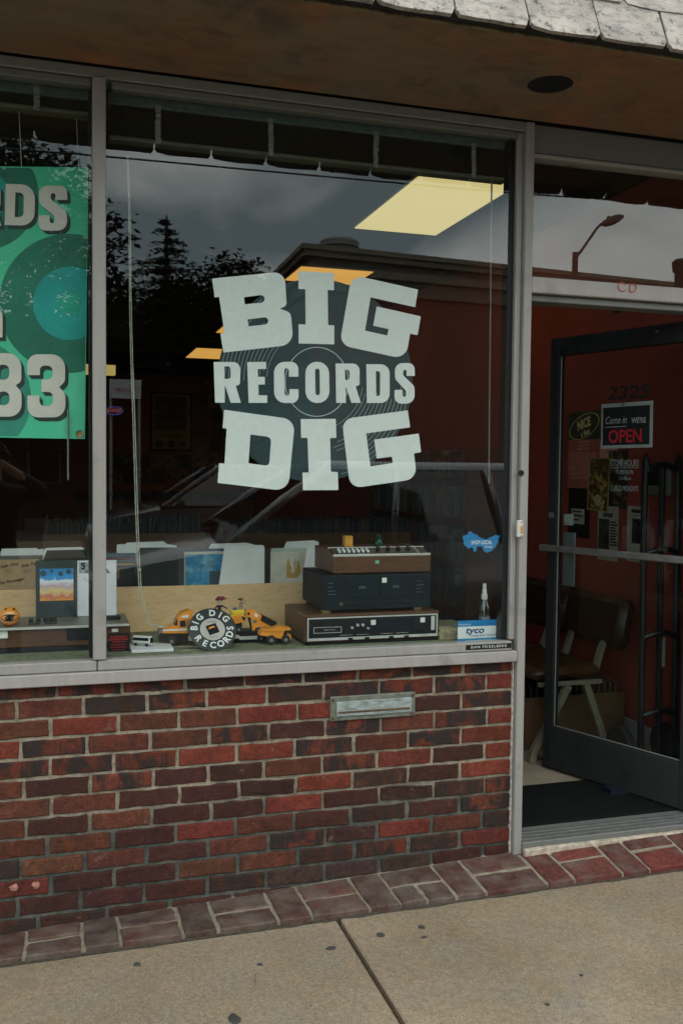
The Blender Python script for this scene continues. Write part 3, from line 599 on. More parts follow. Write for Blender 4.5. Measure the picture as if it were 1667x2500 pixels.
st('doorstep_lining', (XD + .001, .081, -.2), (RW + .001, .2, ZC), REDWALL)
# ------------------------------------------------------------------ lettering on the big pane
VINYL = pbr('white_vinyl', (.74, .78, .77), .6, var=.04, scale=40); DISC = pbr('dark_teal_vinyl', (.012, .038, .045), .7, var=.15); GROOVE = pbr('grey_vinyl_line', (.45, .50, .52), .6)
LZ = lambda pts: [(500 + x / 2.8, 640 + y / 2.8, r / 2.8) for x, y, r in pts]
logo_p = onY(775, 935, .01)
logo = thing('window_lettering', 'white BIG RECORDS DIG lettering over a dark record disc on the glass', 'window lettering', (logo_p.x, .010, onY(775, 1195, .01).z))
def el(cx, cy, rx, ry, n=72, a0=0, a1=360): return [(500 + (cx + rx*math.cos(math.radians(a0 + (a1-a0)*i/n)))/2.8, 640 + (cy + ry*math.sin(math.radians(a0 + (a1-a0)*i/n)))/2.8) for i in range(n + (a1 - a0 < 360))]
photo_shape(MB(), [el(752, 808, 665, 694)], .0125, .0003).build('record_disc', DISC, logo)
photo_shape(MB(), [el(765, 818, 219, 239), el(765, 818, 213, 233)], .0112, .0002).build('label_ring', GROOVE, logo)
g = MB()
for k in range(13):
    R_ = 330 + k * 26
    for a0, a1 in ((184, 232), (8, 70)):
        a0 += 6 * math.sin(k * 1.7); a1 -= 8 * math.sin(k * .9) + 4
        o_ = el(752, 808, R_, R_*1.04, 26, a0, a1); i_ = el(752, 808, R_ - 2.2, R_*1.04 - 2.2, 26, a0, a1)
        photo = [onY(px, py, .0112) for px, py in o_] + [onY(px, py, .0112) for px, py in i_]; n = len(o_)
        g.add(photo, [(i, i+1, n+i+1, n+i) for i in range(n-1)])
tag(g.build('grooves', GROOVE, logo), kind='stuff')
LET = [('letter', [[(50,112,8),(545,64,75),(560,300,48),(510,317,2),(588,345,50),(606,565,88),(128,618,4),(107,488,3),(135,484,3),(99,238,3),(68,241,3)], [(268,240,2),(408,222,26),(412,276,26),(274,288,2)], [(292,392,2),(432,374,26),(437,424,26),(300,439,2)]]),
 ('letter', [[(640,62,3),(882,74,3),(882,192,3),(839,190,3),(842,430,3),(884,432,3),(884,562,3),(641,556,3),(641,424,3),(689,427,3),(687,185,3),(640,183,3)]]),
 ('letter', [[(1003,86,80),(1456,188,4),(1437,308,3),(1132,241,3),(1094,468,3),(1246,502,3),(1256,458,3),(1150,434,3),(1174,303,3),(1475,371,3),(1453,499,3),(1402,489,3),(1372,664,82),(920,566,78)]]),
 ('letter', [[(133,1009,4),(617,1076,85),(570,1566,90),(88,1509,3),(98,1374,3),(135,1377,3),(150,1137,3),(122,1135,3)], [(312,1178,3),(455,1197,30),(440,1393,22),(299,1375,3)]]),
 ('letter', [[(656,1073,3),(894,1071,3),(899,1201,3),(856,1203,3),(861,1433,3),(908,1435,3),(912,1558,3),(671,1559,3),(667,1438,3),(710,1438,3),(702,1202,3),(658,1201,3)]]),
 ('letter', [[(936,1073,75),(1386,1013,3),(1402,1129,3),(1102,1171,3),(1131,1397,3),(1284,1373,3),(1278,1329,3),(1174,1343,3),(1157,1213,3),(1461,1172,3),(1477,1299,3),(1428,1307,3),(1449,1482,80),(993,1547,75)]]),
 ('letter', [[(61,683,2),(243,682,50),(241,838,42),(212,845,3),(247,962,2),(178,962,2),(137,838,2),(137,960,2),(71,961,2)], [(134,712,2),(176,712,16),(178,798,16),(136,798,2)]]),
 ('letter', [[(290,683,2),(419,682,2),(420,730,2),(362,731,2),(363,784,2),(410,784,2),(411,836,2),(366,837,2),(368,910,2),(427,910,2),(427,962,2),(300,962,2)]]),
 ('letter', [[(640,783,2),(638,681,75),(472,681,75),(475,963,75),(641,963,75),(640,868,2),(578,868,2),(578,912,14),(546,912,14),(543,725,14),(575,725,14),(575,783,2)]]),
 ('letter', [[(687,681,80),(848,681,80),(852,963,80),(688,963,80)], [(753,727,16),(784,727,16),(787,910,16),(756,910,16)]]),
 ('letter', [[(893,693,2),(1057,693,48),(1057,842,42),(1030,848,3),(1065,962,2),(1002,962,2),(962,845,2),(963,962,2),(898,962,2)], [(957,735,2),(988,735,16),(990,805,16),(959,805,2)]]),
 ('letter', [[(1103,698,2),(1262,698,62),(1262,963,62),(1107,963,2)], [(1168,745,2),(1197,745,14),(1197,915,14),(1170,915,2)]])]
S_PTS = [(1434,778,2),(1432,690,62),(1297,690,62),(1300,800,45),(1374,880,22),(1374,922,14),(1350,922,14),(1350,873,2),(1296,873,2),(1296,967,65),(1434,967,65),(1432,850,45),(1353,772,22),(1356,735,12),(1378,735,12),(1378,778,2)]
LET.append(('letter', [S_PTS]))
for nm, loops in LET: photo_shape(MB(), [fillet(LZ(l)) for l in loops], .0100, .0005).build(nm, VINYL, logo)

# ------------------------------------------------------------------ green banner behind the left pane
BNY = .075
BZ = lambda x, y: (x / 2.8, 380 + y / 2.8)
def mat_banner():
    m, N, L, B = nodes_of('green_banner'); v = mapped(N, L, (1, 1, .35)); v2 = mapped(N, L, (1, 1, 4))
    c = mix_rgb(N, L, noise_fac(N, L, v, 4, .3, .75, 3), (.03, .50, .27), (.11, .62, .40))
    L.new(c, B.inputs['Base Color']); B.inputs['Roughness'].default_value = .6
    n = N.new('ShaderNodeTexNoise'); n.inputs['Scale'].default_value = 5; L.new(v, n.inputs['Vector']); bump_to(N, L, B, n.outputs['Fac'], .25, .05); return m
bn_c = onY(*BZ(300, 1935), BNY)
ban = thing('banner', 'green vinyl banner with cream lettering and the digits 83', 'banner', (bn_c.x - .3, BNY, bn_c.z))
CLOTH = mat_banner(); G_DK = pbr('dark_green_print', (.010, .17, .11), .6, var=.2, scale=5); G_MD = pbr('mid_green_print', (.03, .26, .18), .6, var=.2, scale=5); TEAL = pbr('teal_print', (.006, .34, .31), .6, var=.15, scale=6); LIME = pbr('bright_green_print', (.008, .37, .25), .6, var=.2)
CREAM = pbr('cream_print', (.66, .62, .56), .6, var=.06); SHAD = pbr('dark_print', (.010, .035, .030), .6)
gr = [BZ(545, 1903)]
photo_shape(MB(), [[BZ(-1300, 60), BZ(610, 80), BZ(596, 900), BZ(582, 1937), BZ(-1300, 1905)], [(gr[0][0] + 3.4*math.cos(.5236*k), gr[0][1] + 3.4*math.sin(.5236*k)) for k in range(12)]], BNY, .0006).build('cloth', CLOTH, ban)
def bcirc(cx, cy, r, xmax=None, n=64):
    o_ = []
    for i in range(n):
        x, y = cx + r*math.cos(2*math.pi*i/n), cy + r*math.sin(2*math.pi*i/n)
        xm = 608 - (y - 80) * .0151; x = min(x, xm - 4); y = max(84, min(1918, y)); x = max(-1290, x); o_.append(BZ(x, y))
    return o_
def bprint(nm, loops, d, mt): photo_shape(MB(), loops, BNY - d, .0001).build(nm, mt, ban)
bprint('printed_ring', [bcirc(470, 1010, 476)], .0012, G_DK); bprint('printed_disc', [bcirc(478, 1010, 250)], .0016, TEAL); bprint('printed_dot', [bcirc(480, 1010, 85)], .0020, LIME)
bprint('printed_ring', [bcirc(-110, 270, 375)], .0012, G_DK); bprint('printed_ring', [bcirc(-190, 1660, 405)], .0014, G_MD); bprint('printed_disc', [bcirc(-110, 270, 170)], .0016, TEAL)
def remap(pts, box0, box1): (a, b, c, d), (e, f, g_, h) = box0, box1; return [(e + (x-a)*(g_-e)/(c-a), f + (y-b)*(h-f)/(d-b), r*(g_-e)/(c-a)) for x, y, r in pts]
BL = [[[(42,192,3),(242,200,95),(238,480,90),(35,474,3)], [(108,250,2),(165,255,40),(163,420,40),(103,420,2)]],
      [remap(S_PTS, (1296,690,1434,967), (265,205,462,512))],
      [remap(q, (61,682,247,962), (-190,190,12,478)) for q in ([(61,683,2),(243,682,50),(241,838,42),(212,845,3),(247,962,2),(178,962,2),(137,838,2),(137,960,2),(71,961,2)], [(134,712,2),(176,712,16),(178,798,16),(136,798,2)])],
      [[(190,1500,2),(190,1358,112),(447,1358,112),(447,1545,70),(405,1582,6),(449,1625,70),(449,1789,112),(190,1789,112),(190,1640,2),(272,1640,2),(272,1712,38),(364,1712,38),(364,1615,34),(285,1615,3),(285,1530,3),(362,1530,34),(362,1435,38),(275,1435,38),(275,1500,2)]],
      [[(-100,1350,112),(148,1350,112),(148,1545,70),(108,1570,6),(150,1612,70),(150,1784,112),(-100,1784,112),(-100,1612,70),(-58,1570,6),(-98,1545,70)], [(-18,1428,38),(66,1428,38),(66,1532,38),(-18,1532,38)], [(-18,1612,38),(68,1612,38),(68,1706,38),(-18,1706,38)]],
      [[(-170,1060,2),(-110,1060,2),(-60,1052,30),(20,1052,50),(20,1242,2),(-50,1242,2),(-50,1110,10),(-100,1110,10),(-100,1242,2),(-170,1242,2)]]]
for lp in BL:
    sh = [fillet([(x / 2.8, 380 + y / 2.8, r / 2.8) for x, y, r in q]) for q in lp]
    for k in range(1, 5): bprint('letter_shadow', [[(x + 2.1*k, y + 2.3*k) for x, y in q] for q in sh], .0024 + .0001*(5-k), SHAD) if k in (2, 4) else None
    bprint('letter', sh, .0032, CREAM)
gc = onY(*BZ(545, 1903), BNY); MB().lathe([(.0055, -.003), (.0125, -.004), (.0135, -.001), (.0055, .001)], (gc.x, BNY - .0012, gc.z), 'Y', 20).build('grommet', pbr('brass', (.35, .25, .12), .4, .8), ban, auto=True)
for px in (150, 540):
    a = onY(*BZ(px, 90), BNY); MB().tube([(a.x, BNY, a.z), (a.x - .01, BNY + .01, 2.70)], .0012, 5).build('hanging_line', pbr('nylon_line', (.5, .5, .48), .5), ban)

# ------------------------------------------------------------------ raised blinds
SLAT = pbr('dark_blind', (.075, .11, .11), .6, var=.25, scale=40); TAPE = pbr('blind_tape', (.22, .25, .23), .9, var=.4, scale=150); RAIL = pbr('blind_rail', (.10, .115, .085), .6)
CORD = pbr('blind_cord', (.42, .44, .36), .8, var=.3, scale=90)
def blind(label, x0, x1, zb, tapes, yy=.07):
    t = thing('window_blind', label, 'blind', ((x0+x1)/2, yy, zb))
    MB().box((x0, yy - .03, 2.69), (x1, yy + .03, 2.735), .003).build('head_rail', SLAT, t)
    m = MB(); n = int((2.69 - zb - .02) / .0062); k = 0
    for i in range(n):
        z = zb + .018 + i * .0062; d = ru(-.002, .002); m.add([(x0 + .004, yy - .024 + d, z), (x1 - .004, yy - .024 + d, z + ru(-.0006, .0006)), (x1 - .004, yy + d, z + .0028), (x0 + .004, yy + d, z + .0028), (x1 - .004, yy + .024 + d, z), (x0 + .004, yy + .024 + d, z)], [(0, 1, 2, 3), (3, 2, 4, 5)])
    tag(m.build('slat_stack', SLAT, t), kind='stuff')
    MB().box((x0 + .002, yy - .027, zb), (x1 - .002, yy + .027, zb + .014), .004).build('bottom_rail', RAIL, t)
    for x in tapes:
        q = MB(); z = zb - .003; pts = []
        while z < zb + .13: pts.append((x - .0105 + ru(-.002, .002), yy - .031 - ru(0, .004), z)); z += .006
        nn = len(pts); q.add(pts + [(p[0] + .019 + ru(-.002, .002), p[1] + .001, p[2]) for p in pts] , [(i, i+1, nn+i+1, nn+i) for i in range(nn-1)]); q.build('ladder_tape', TAPE, t)
    return t
zbc = onY(700, 385, .045).z; zbl = onY(100, 270, .045).z
bl_c = blind('dark slatted blind pulled up above the big lettering', xm1 + .012, xj0 - .006, zbc, [onY(px, 330, .04).x for px in (387, 662, 918, 1157)])
bl_l = blind('dark slatted blind pulled up above the green banner', -1.52, xm0 - .008, zbl, [onY(91, 250, .04).x, -.75])
def cord(name, pxs, y, r, parent, mt=CORD, k=5):
    MB().tube(smooth_path([onY(a, b, y) for a, b in pxs], k), r, 5).build(name, mt, parent)
cord('pull_cord', ((311, 380), (315, 520), (318, 800), (326, 1050), (332, 1250), (338, 1400), (345, 1470), (362, 1520), (395, 1532)), .062, .0018, bl_c)
cord('pull_cord', ((313, 380), (318, 520), (322, 800), (331, 1060), (337, 1260), (343, 1400), (350, 1465), (372, 1522), (410, 1530)), .066, .0018, bl_c)
MB().sphere(onY(341, 1392, .062), .006).build('cord_knot', CORD, bl_c)
cord('tilt_wand', ((1200, 428), (1197, 700), (1194, 1000), (1193, 1180)), .05, .0035, bl_c, pbr('wand', (.13, .14, .12), .35), 2)
cord('tilt_wand', ((167, 1000), (167, 1100), (167, 1172)), .06, .0035, bl_l, pbr('pale_wand', (.14, .16, .15), .3), 2)

# ------------------------------------------------------------------ stickers and cards
BLUE = pbr('blue_sticker', (.010, .20, .48), .45, var=.06); PRW = pbr('printed_white', (.74, .76, .75), .5, var=.05); PRB = pbr('printed_blue', (.01, .06, .20), .5)
TZ = lambda x, y: (1040 + x / 5.88, 1240 + y / 5.88)
OUT = [(527,400),(588,385),(622,330),(690,375),(730,385),(765,420),(850,455),(990,390),(1060,398),(1030,450),(1032,490),(985,570),(930,620),(865,642),(830,625),(805,565),(790,550),(755,555),(735,545),(712,625),(680,632),(672,580),(648,560),(612,590),(555,540),(533,505),(540,490),(522,440)]
c0 = onY(*TZ(780, 640), .009); stk = thing('shop_sticker', 'small blue jagged SHOP LOCAL sticker low on the glass', 'sticker', c0)
photo_shape(MB(), [[TZ(*q) for q in OUT]], .0092, .0003).build('backing', BLUE, stk)
def ptext(mb, s, p, size, **k): return put_text(mb, s, frame_mat(p, (1, 0, 0), (0, 0, 1)), size=size, **k)
pxm = lambda p: (Vector(p) - CAM).dot(_f) / F           # metres per photo pixel at a point
pt = onY(*TZ(795, 497), .0086); s_ = pxm(pt)
ptext(MB(), 'SHOP LOCAL', pt, 60/5.88*s_*1.35, sx=.68, bold=.012, ext=.0001).build('lettering', PRW, stk)
pt = onY(*TZ(892, 558), .0086); ptext(MB(), "I'm local", pt, 34/5.88*s_*1.3, sx=.8, bold=.01, ext=.0001, shear=.25).build('lettering', PRW, stk)
# security card
a, b = onY(*TZ(447, 1900), .045), onY(*TZ(1126, 1582), .045); a.z = .771
W_, H_ = b.x - a.x, b.z - a.z - .004
cardt = thing('security_card', 'blue and white tyco Integrated Security card standing by the jamb', 'sign', (a.x + W_/2, .045, a.z))
MB().box((a.x, .0450, a.z), (b.x, .0465, a.z + H_)).build('card', BLUE, cardt); MB().box((a.x + .0005, .0446, a.z + H_*.29), (b.x - .0005, .0449, a.z + H_*.76)).build('white_band', PRW, cardt)
ptext(MB(), 'tyco', (a.x + W_*.36, .0443, a.z + H_*.60), H_*.36, bold=.03, shear=.2, sx=1.25, ext=.0001).build('lettering', PRB, cardt)
ptext(MB(), 'Integrated Security', (a.x + W_*.57, .0443, a.z + H_*.40), H_*.155, shear=.2, ext=.0001).build('lettering', PRB, cardt)
ptext(MB(), 'Protected by', (a.x + W_*.14, .0443, a.z + H_*.85), H_*.10, shear=.2, ext=.0001).build('lettering', PRW, cardt)
ptext(MB(), 'Tyco Integrated Security Contact us', (a.x + W_*.5, .0443, a.z + H_*.20), H_*.09, ext=.0001).build('lettering', PRW, cardt)
# embossed tape on the frame
a, b = onY(*TZ(571, 2027), -.038), onY(*TZ(1224, 1921), -.038)
tape_ = thing('embossed_label', 'black embossed DAN FOGELBERG tape on the frame under the glass', 'label', (a.x, -.037, a.z))
zc_ = .781; MB().box((a.x, -.0375, zc_ - .0095), (b.x, -.0362, zc_ + .0095)).build('tape', BLACK, tape_)
ptext(MB(), 'DAN FOGELBERG', ((a.x + b.x)/2, -.0378, zc_), .0135, sx=1.12, spacing=1.35, ext=.0002).build('lettering', PRW, tape_)

# ------------------------------------------------------------------ window shelf and its wares
ZS = .790
tag(MB().box((-1.5, .101, ZS - .06), (xj1 - .01, .56, ZS - .001)).build('window_shelf', SHELF), 'green cloth covered display shelf along the window', 'shelf')
tag(MB().box((-1.5, .012, ZS - .006), (xj1 - .012, .1005, ZS), .0).build('shelf_edge', SHELF), 'narrow green cloth strip behind the window sill', 'shelf edge')
TAG = pbr('price_tag', (.74, .75, .70), .6)
SILV = pbr('brushed_trim', (.62, .62, .59), .4, .3, .1)
def pricetag(parent, x, y, z, s=.012): MB().box((x - s, y, z - s), (x + s, y + .0006, z + s)).build('price_tag', TAG, parent)
# bottom receiver
xa, xb = onY(742, 1578, .10).x, onY(1071, 1562, .10).x; zt = onY(742, 1503, .10).z
rec = thing('stereo_receiver', 'walnut cased stereo receiver with black dial front, lowest of its stack', 'stereo', ((xa+xb)/2, .1, ZS), None)
yb_ = .42
MB().box((xa, .10, ZS + .008), (xb, yb_, zt), .004).build('case', WALNUT, rec)
MB().box((xa + .008, .096, ZS), (xb - .008, .40, ZS + .0075)).build('plinth', BLACK, rec)
fp = MB().box((xa + .010, .094, ZS + .016), (xb - .010, .0995, zt - .008), .001).build('front_panel', BLACK, rec)
for z0, z1 in ((ZS + .017, ZS + .027), (zt - .014, zt - .009)): MB().box((xa + .011, .0915, z0), (xb - .011, .0939, z1)).build('trim', SILV, fp)
for x in (xa + .0105, xb - .0155): MB().box((x, .0912, ZS + .017), (x + .005, .0938, zt - .009)).build('trim', SILV, fp)
Wd, Hd = xb - xa, zt - ZS
U = lambda u, v: (xa + Wd * u, ZS + Hd * v)
def frect(u0, v0, u1, v1, t=.0018):
    m = MB(); (x0, z0), (x1, z1) = U(u0, v0), U(u1, v1)
    for a_, b_ in (((x0, z0), (x1, z0 + t)), ((x0, z1 - t), (x1, z1)), ((x0, z0 + t), (x0 + t, z1 - t)), ((x1 - t, z0 + t), (x1, z1 - t))): m.box((a_[0], .0925, a_[1]), (b_[0], .0938, b_[1]))
    return m
frect(.065, .40, .265, .60).build('tape_slot', SILV, fp)
for u, v, r in ((.34, .55, .0045), (.38, .63, .0055), (.418, .63, .0055), (.457, .51, .0045), (.065, .20, .0055)): x, z = U(u, v); MB().lathe([(r, .0), (r, -.008), (r*.8, -.010), (0, -.010)], (x, .0938, z), 'Y', 14).build('knob', SILV if r > .004 else CHROME, fp, auto=True)
for u in (.33, .45, .63, .745): x, z = U(u, .18); MB().box((x - .009, .086, z - .006), (x + .009, .0938, z + .004), .002).build('slider', BLACK, fp); x2, z2 = U(u - .04, .30); MB().box((x2 - .02, .0932, z2), (x2 + .03, .0938, z2 + .0012)).build('scale_line', SILV, fp)
x, z = U(.875, .36); MB().lathe([(.012, 0), (.012, -.004), (.009, -.012), (0, -.012)], (x, .0938, z), 'Y', 18).build('tuning_knob', BLACK, fp, auto=True); MB().lathe([(.0125, 0), (.0125, -.0015)], (x, .0938, z), 'Y', 18).build('knob_ring', CHROME, fp)
x, z = U(.945, .60); MB().box((x - .008, .089, z - .028), (x + .008, .0938, z + .028), .003).build('dial_wheel', SILV, fp)
x0, z0 = U(.50, .40); x1_, z1 = U(.80, .78); MB().box((x0, .0928, z0), (x1_, .0937, z1)).build('dial_window', pbr('dark_dial', (.012, .02, .024), .12), fp)
for u, v in ((.496, .70), (.866, .72)): x, z = U(u, v); pricetag(rec, x, .0905, z, .0095)
ptext(MB(), 'STEREO 8 TRACK', (U(.18, .5)[0], .0935, U(.18, .5)[1]), .006, ext=.0001).build('lettering', SILV, fp)
# tape deck
xa2, xb2 = onY(789, 1488, .12).x, onY(1049, 1480, .12).x; zb2 = zt + .014; zt2 = onY(789, 1406, .12).z
CASE = pbr('black_steel_case', (.012, .018, .021), .6, .0, .15, spec=.2)
deck = thing('cassette_deck', 'black twin cassette deck on gold feet, middle of the stack', 'stereo', ((xa2+xb2)/2, .12, zt))
MB().box((xa2, .124, zb2), (xb2, .44, zt2), .003).build('case', CASE, deck)
dp = MB().box((xa2 - .002, .116, zb2), (xb2 + .002, .1238, zt2 - .003), .002).build('front_panel', pbr('navy_black_panel', (.006, .014, .019), .5, var=.2, spec=.15), deck)
Wd2, Hd2 = xb2 - xa2, zt2 - zb2; U2 = lambda u, v: (xa2 + Wd2 * u, zb2 + Hd2 * v)
DOORM = pbr('cassette_door', (.008, .018, .024), .3, spec=.2)
for u0, u1 in ((.20, .50), (.53, .80)):
    (x0, z0), (x1_, z1) = U2(u0, .36), U2(u1, .93); d = MB().box((x0, .1125, z0), (x1_, .1159, z1), .002).build('cassette_door', DOORM, dp)
    xm_, zm_ = (x0+x1_)/2, (z0+z1)/2; MB().box((xm_ - .014, .1118, zm_ - .005), (xm_ + .014, .1124, zm_ + .005)).build('window', pbr('cassette_window', (.07, .085, .09), .3), d)
for k in range(18): x, z = U2(.22 + .037 * k, .20); MB().box((x - .006, .1125, z - .005), (x + .006, .1159, z + .005), .001).build('button', CASE, dp)
for v in (.45, .55, .66, .78):
    for u0 in (.04, .86): x, z = U2(u0, v); MB().box((x, .1148, z), (x + .035 * ru(.5, 1), .1159, z + .002)).build('print_line', pbr('grey_print', (.10, .115, .12), .6), dp)
x, z = U2(.16, .17); MB().lathe([(.006, 0), (.006, -.003), (.003, -.003), (.003, .0)], (x, .1159, z), 'Y', 14).build('phone_jack', pbr('brass2', (.3, .24, .12), .4, .8), dp)
x, z = U2(.555, .84); pricetag(deck, x, .1118, z, .0095)
for u in (.04, .90): x, _ = U2(u, 0); MB().lathe([(.021, 0), (.022, .003), (.021, .0135)], (x, .145, zt + .0002), 'Z', 20).build('foot', pbr('gold_foot', (.33, .27, .10), .35, .8), deck, auto=True)
for u in (.06, .92): x, _ = U2(u, 0); MB().lathe([(.018, 0), (.018, .0135)], (x, .40, zt + .0002), 'Z', 16).build('foot', BLACK, deck)
# top unit with a sloping control deck
xa3, xb3 = onY(813, 1400, .13).x, onY(1050, 1395, .13).x; zb3 = zt2 + .008; zf3 = onY(813, 1357, .13).z; zr3 = zf3 + .022; yd = .40
amp = thing('tabletop_tuner', 'walnut tuner with sloping silver edged controls, top of the stack', 'stereo', ((xa3+xb3)/2, .13, zt2))
MB().prism([(.13, zb3), (.13, zf3 - .002), (.21, zr3 - .002), (yd, zr3 - .002), (yd, zb3)], xa3, xb3, 'X').build('case', WALNUT, amp)
for x in (xa3 + .03, xb3 - .03):
    for y in (.15, .37): MB().lathe([(.012, 0), (.012, .0078)], (x, y, zt2 + .0001), 'Z', 12).build('foot', BLACK, amp)
sl_a = math.atan2(.022, .08); MT = Matrix.Translation((xa3, .13, zf3)) @ Matrix.Rotation(sl_a, 4, 'X'); Wt = xb3 - xa3
MB(MT).box((.006, .004, -.001), (Wt - .006, .080, .0025)).build('control_deck', pbr('smoked_deck', (.03, .035, .034), .3), amp)
MB(MT).box((0, -.003, -.004), (Wt, .003, .005), .001).build('trim', SILV, amp); MB(MT).box((0, .079, -.002), (Wt, .083, .0045), .001).build('trim', SILV, amp)
for k in range(7): x = Wt * (.08 + .048 * k); MB(MT).box((x - .0045, .02, .0026), (x + .0045, .05, .012), .0015).build('key', PRW, amp)
for k in range(4): x = Wt * (.485 + .105 * k); MB(MT).lathe([(.009, .0026), (.009, .014), (.007, .016), (0, .016)], (x, .045, 0), 'Z', 14).build('knob', BLACK, amp, auto=True)
MB(MT).box((Wt*.88, .012, .0026), (Wt*.89, .07, .006)).build('slider', SILV, amp)
MB().box(((xa3+xb3)/2 - .030, .1294, zf3 - .033), ((xa3+xb3)/2 - .014, .1299, zf3 - .020)).build('price_tag', pbr('green_tag', (.12, .42, .25), .6), amp)
# cube and glass figure on top
pc = onY(849, 1330, .30); cu = MB().box((pc.x - .018, .285, zr3), (pc.x + .018, .321, zr3 + .005)).box((pc.x - .0175, .2855, zr3 + .0052), (pc.x + .0175, .3205, zr3 + .042), .003)
tag(cu.build('toy_block', pbr('orange_block', (.85, .42, .07), .5)), 'small orange block standing on the top tuner', 'block')
pg = onY(923, 1335, .30); tag(MB().lathe([(.0, 0), (.018, .0), (.021, .008), (.019, .02), (.012, .03), (.014, .036), (.008, .046), (0, .048)], (pg.x, .30, zr3), 'Z', 14).build('glass_figure', pbr('green_glass', (.01, .07, .045), .12, var=.3), auto=True), 'dark green glass figurine on the top tuner', 'figurine')
# spray bottle, pile of cards
pb = onY(1181, 1510, .17)
bt = thing('spray_bottle', 'clear spray bottle with white pump behind the security card', 'bottle', (pb.x, .17, ZS))
zt_b = onY(1181, 1424, .17).z; hb = zt_b - ZS
MB().lathe([(0, 0), (.021, 0), (.0225, .004), (.0225, hb*.50), (.020, hb*.58), (.011, hb*.66), (.010, hb*.70)], (pb.x, .17, ZS), 'Z', 22).build('bottle', mat_glass('bottle_glass', (.60, .68, .68), .10, .10), bt, auto=True)
MB().lathe([(.0125, hb*.69), (.0130, hb*.78), (.010, hb*.785), (.0085, hb*.88), (.0075, hb*.885), (.0075, hb*.995), (0, hb)], (pb.x, .17, ZS), 'Z', 20).build('pump', PRW, bt, auto=True)
MB().tube([(pb.x + .001, .17, ZS + hb*.7), (pb.x - .002, .17, ZS + .006)], .002, 6).build('dip_tube', PRW, bt)
MB().lathe([(.0229, hb*.10), (.0229, hb*.36)], (pb.x, .17, ZS), 'Z', 22).build('bottle_label', mat_picture('label_print', [(.25, .27, .3), (.12, .14, .18)], 60), bt)
pk = onY(1094, 1562, .09); cs = MB(); z = ZS
for k in range(9):
    a = ru(-.15, .15); mm = Matrix.Translation((pk.x + ru(-.003, .003), .12 + ru(-.004, .004), z)) @ Matrix.Rotation(a, 4, 'Z'); cs.m = mm; cs.box((-.036, -.03, 0), (.036, .05, .0042)); z += .0044
tag(cs.build('pile_of_cards', pbr('yellowed_card', (.36, .31, .19), .8, var=.3, scale=50)), 'small pile of yellowed cards between receiver and security card', 'cards')
# ------------------------------------------------------------------ skinned figures
def skin_mesh(joints, edges, root, sub=2):
    """joints: name -> (pos, radius); one continuous surface"""
    names = list(joints); me = bpy.data.meshes.new('sk'); me.from_pydata([joints[n][0] for n in names], [(names.index(a), names.index(b)) for a, b in edges], [])
    o = bpy.data.objects.new('sk', me); COL.objects.link(o); md = o.modifiers.new('s', 'SKIN'); md.use_smooth_shade = True
    for i, n in enumerate(names):
        r = joints[n][1]; d = me.skin_vertices[0].data[i]; d.radius = (r, r) if not isinstance(r, tuple) else r; d.use_root = (n == root)
    s = o.modifiers.new('u', 'SUBSURF'); s.levels = sub; s.render_levels = sub
    bpy.context.view_layer.update(); dg = bpy.context.evaluated_depsgraph_get(); ev = o.evaluated_get(dg).to_mesh()
    vs_ = [tuple(v.co) for v in ev.vertices]; fs = [tuple(p.vertices) for p in ev.polygons]; o.evaluated_get(dg).to_mesh_clear(); bpy.data.objects.remove(o); return vs_, fs

# ------------------------------------------------------------------ left end of the shelf
LQ = lambda x, y: (x / 3.92, 1280 + y / 3.92)
xe = onY(*LQ(1250, 1000), .20).x; zd = onY(*LQ(600, 985), .20).z; dxe = xe
st2 = thing('compact_stereo', 'long walnut stereo with grey control deck below the green banner', 'stereo', (-.2, .2, ZS))
MB().box((-.62, .20, ZS + .018), (xe, .44, zd), .004).build('case', WALNUT, st2); MB().box((-.60, .205, ZS), (xe - .02, .43, ZS + .0175)).build('plinth', BLACK, st2)
MB().box((-.61, .192, zd + .0003), (xe - .004, .44, zd + .006), .002).build('control_deck', pbr('grey_deck', (.19, .18, .15), .4, .3), st2)
MB().box((-.61, .188, zd - .003), (xe - .004, .1918, zd + .006), .001).build('trim', SILV, st2)
MB().box((onY(*LQ(640, 1000), .195).x, .194, ZS + .04), (onY(*LQ(890, 1000), .195).x, .1998, zd - .006), .001).build('speaker_panel', BLACK, st2)
for px, w in ((300, .008), (370, .008), (440, .008), (510, .014), (1040, .008), (1110, .018)): p = onY(*LQ(px, 940), .30); MB().box((p.x - w, .29, zd + .0062), (p.x + w, .31, zd + .020), .002).build('knob', BLACK, st2)
for px0, px1 in ((270, 390), (430, 550)): a, b = onY(*LQ(px0, 960), .25), onY(*LQ(px1, 960), .25); MB().box((a.x, .245, zd + .0062), (b.x, .255, zd + .009)).build('slot', BLACK, st2)
p = onY(*LQ(38, 1055), .199); pricetag(st2, p.x, .199, p.z, .0135); p = onY(*LQ(1103, 1015), .199); MB().box((p.x - .011, .1985, p.z - .006), (p.x + .011, .1993, p.z + .006)).build('price_tag', TAG, st2)
pb_ = onY(*LQ(98, 905), .235); rb = 23.5 * pxm(pb_)
ball = thing('toy_ball', 'orange ball toy with a wide open black mouth on the stereo', 'toy', (pb_.x, .235, zd + .006))
zb_ = zd + .006 + rb * .98; ORG = pbr('orange_toy', (.85, .30, .03), .4, var=.05)
MB().sphere((pb_.x, .235, zb_), rb, 24, 16).build('ball', ORG, ball, smooth=True)
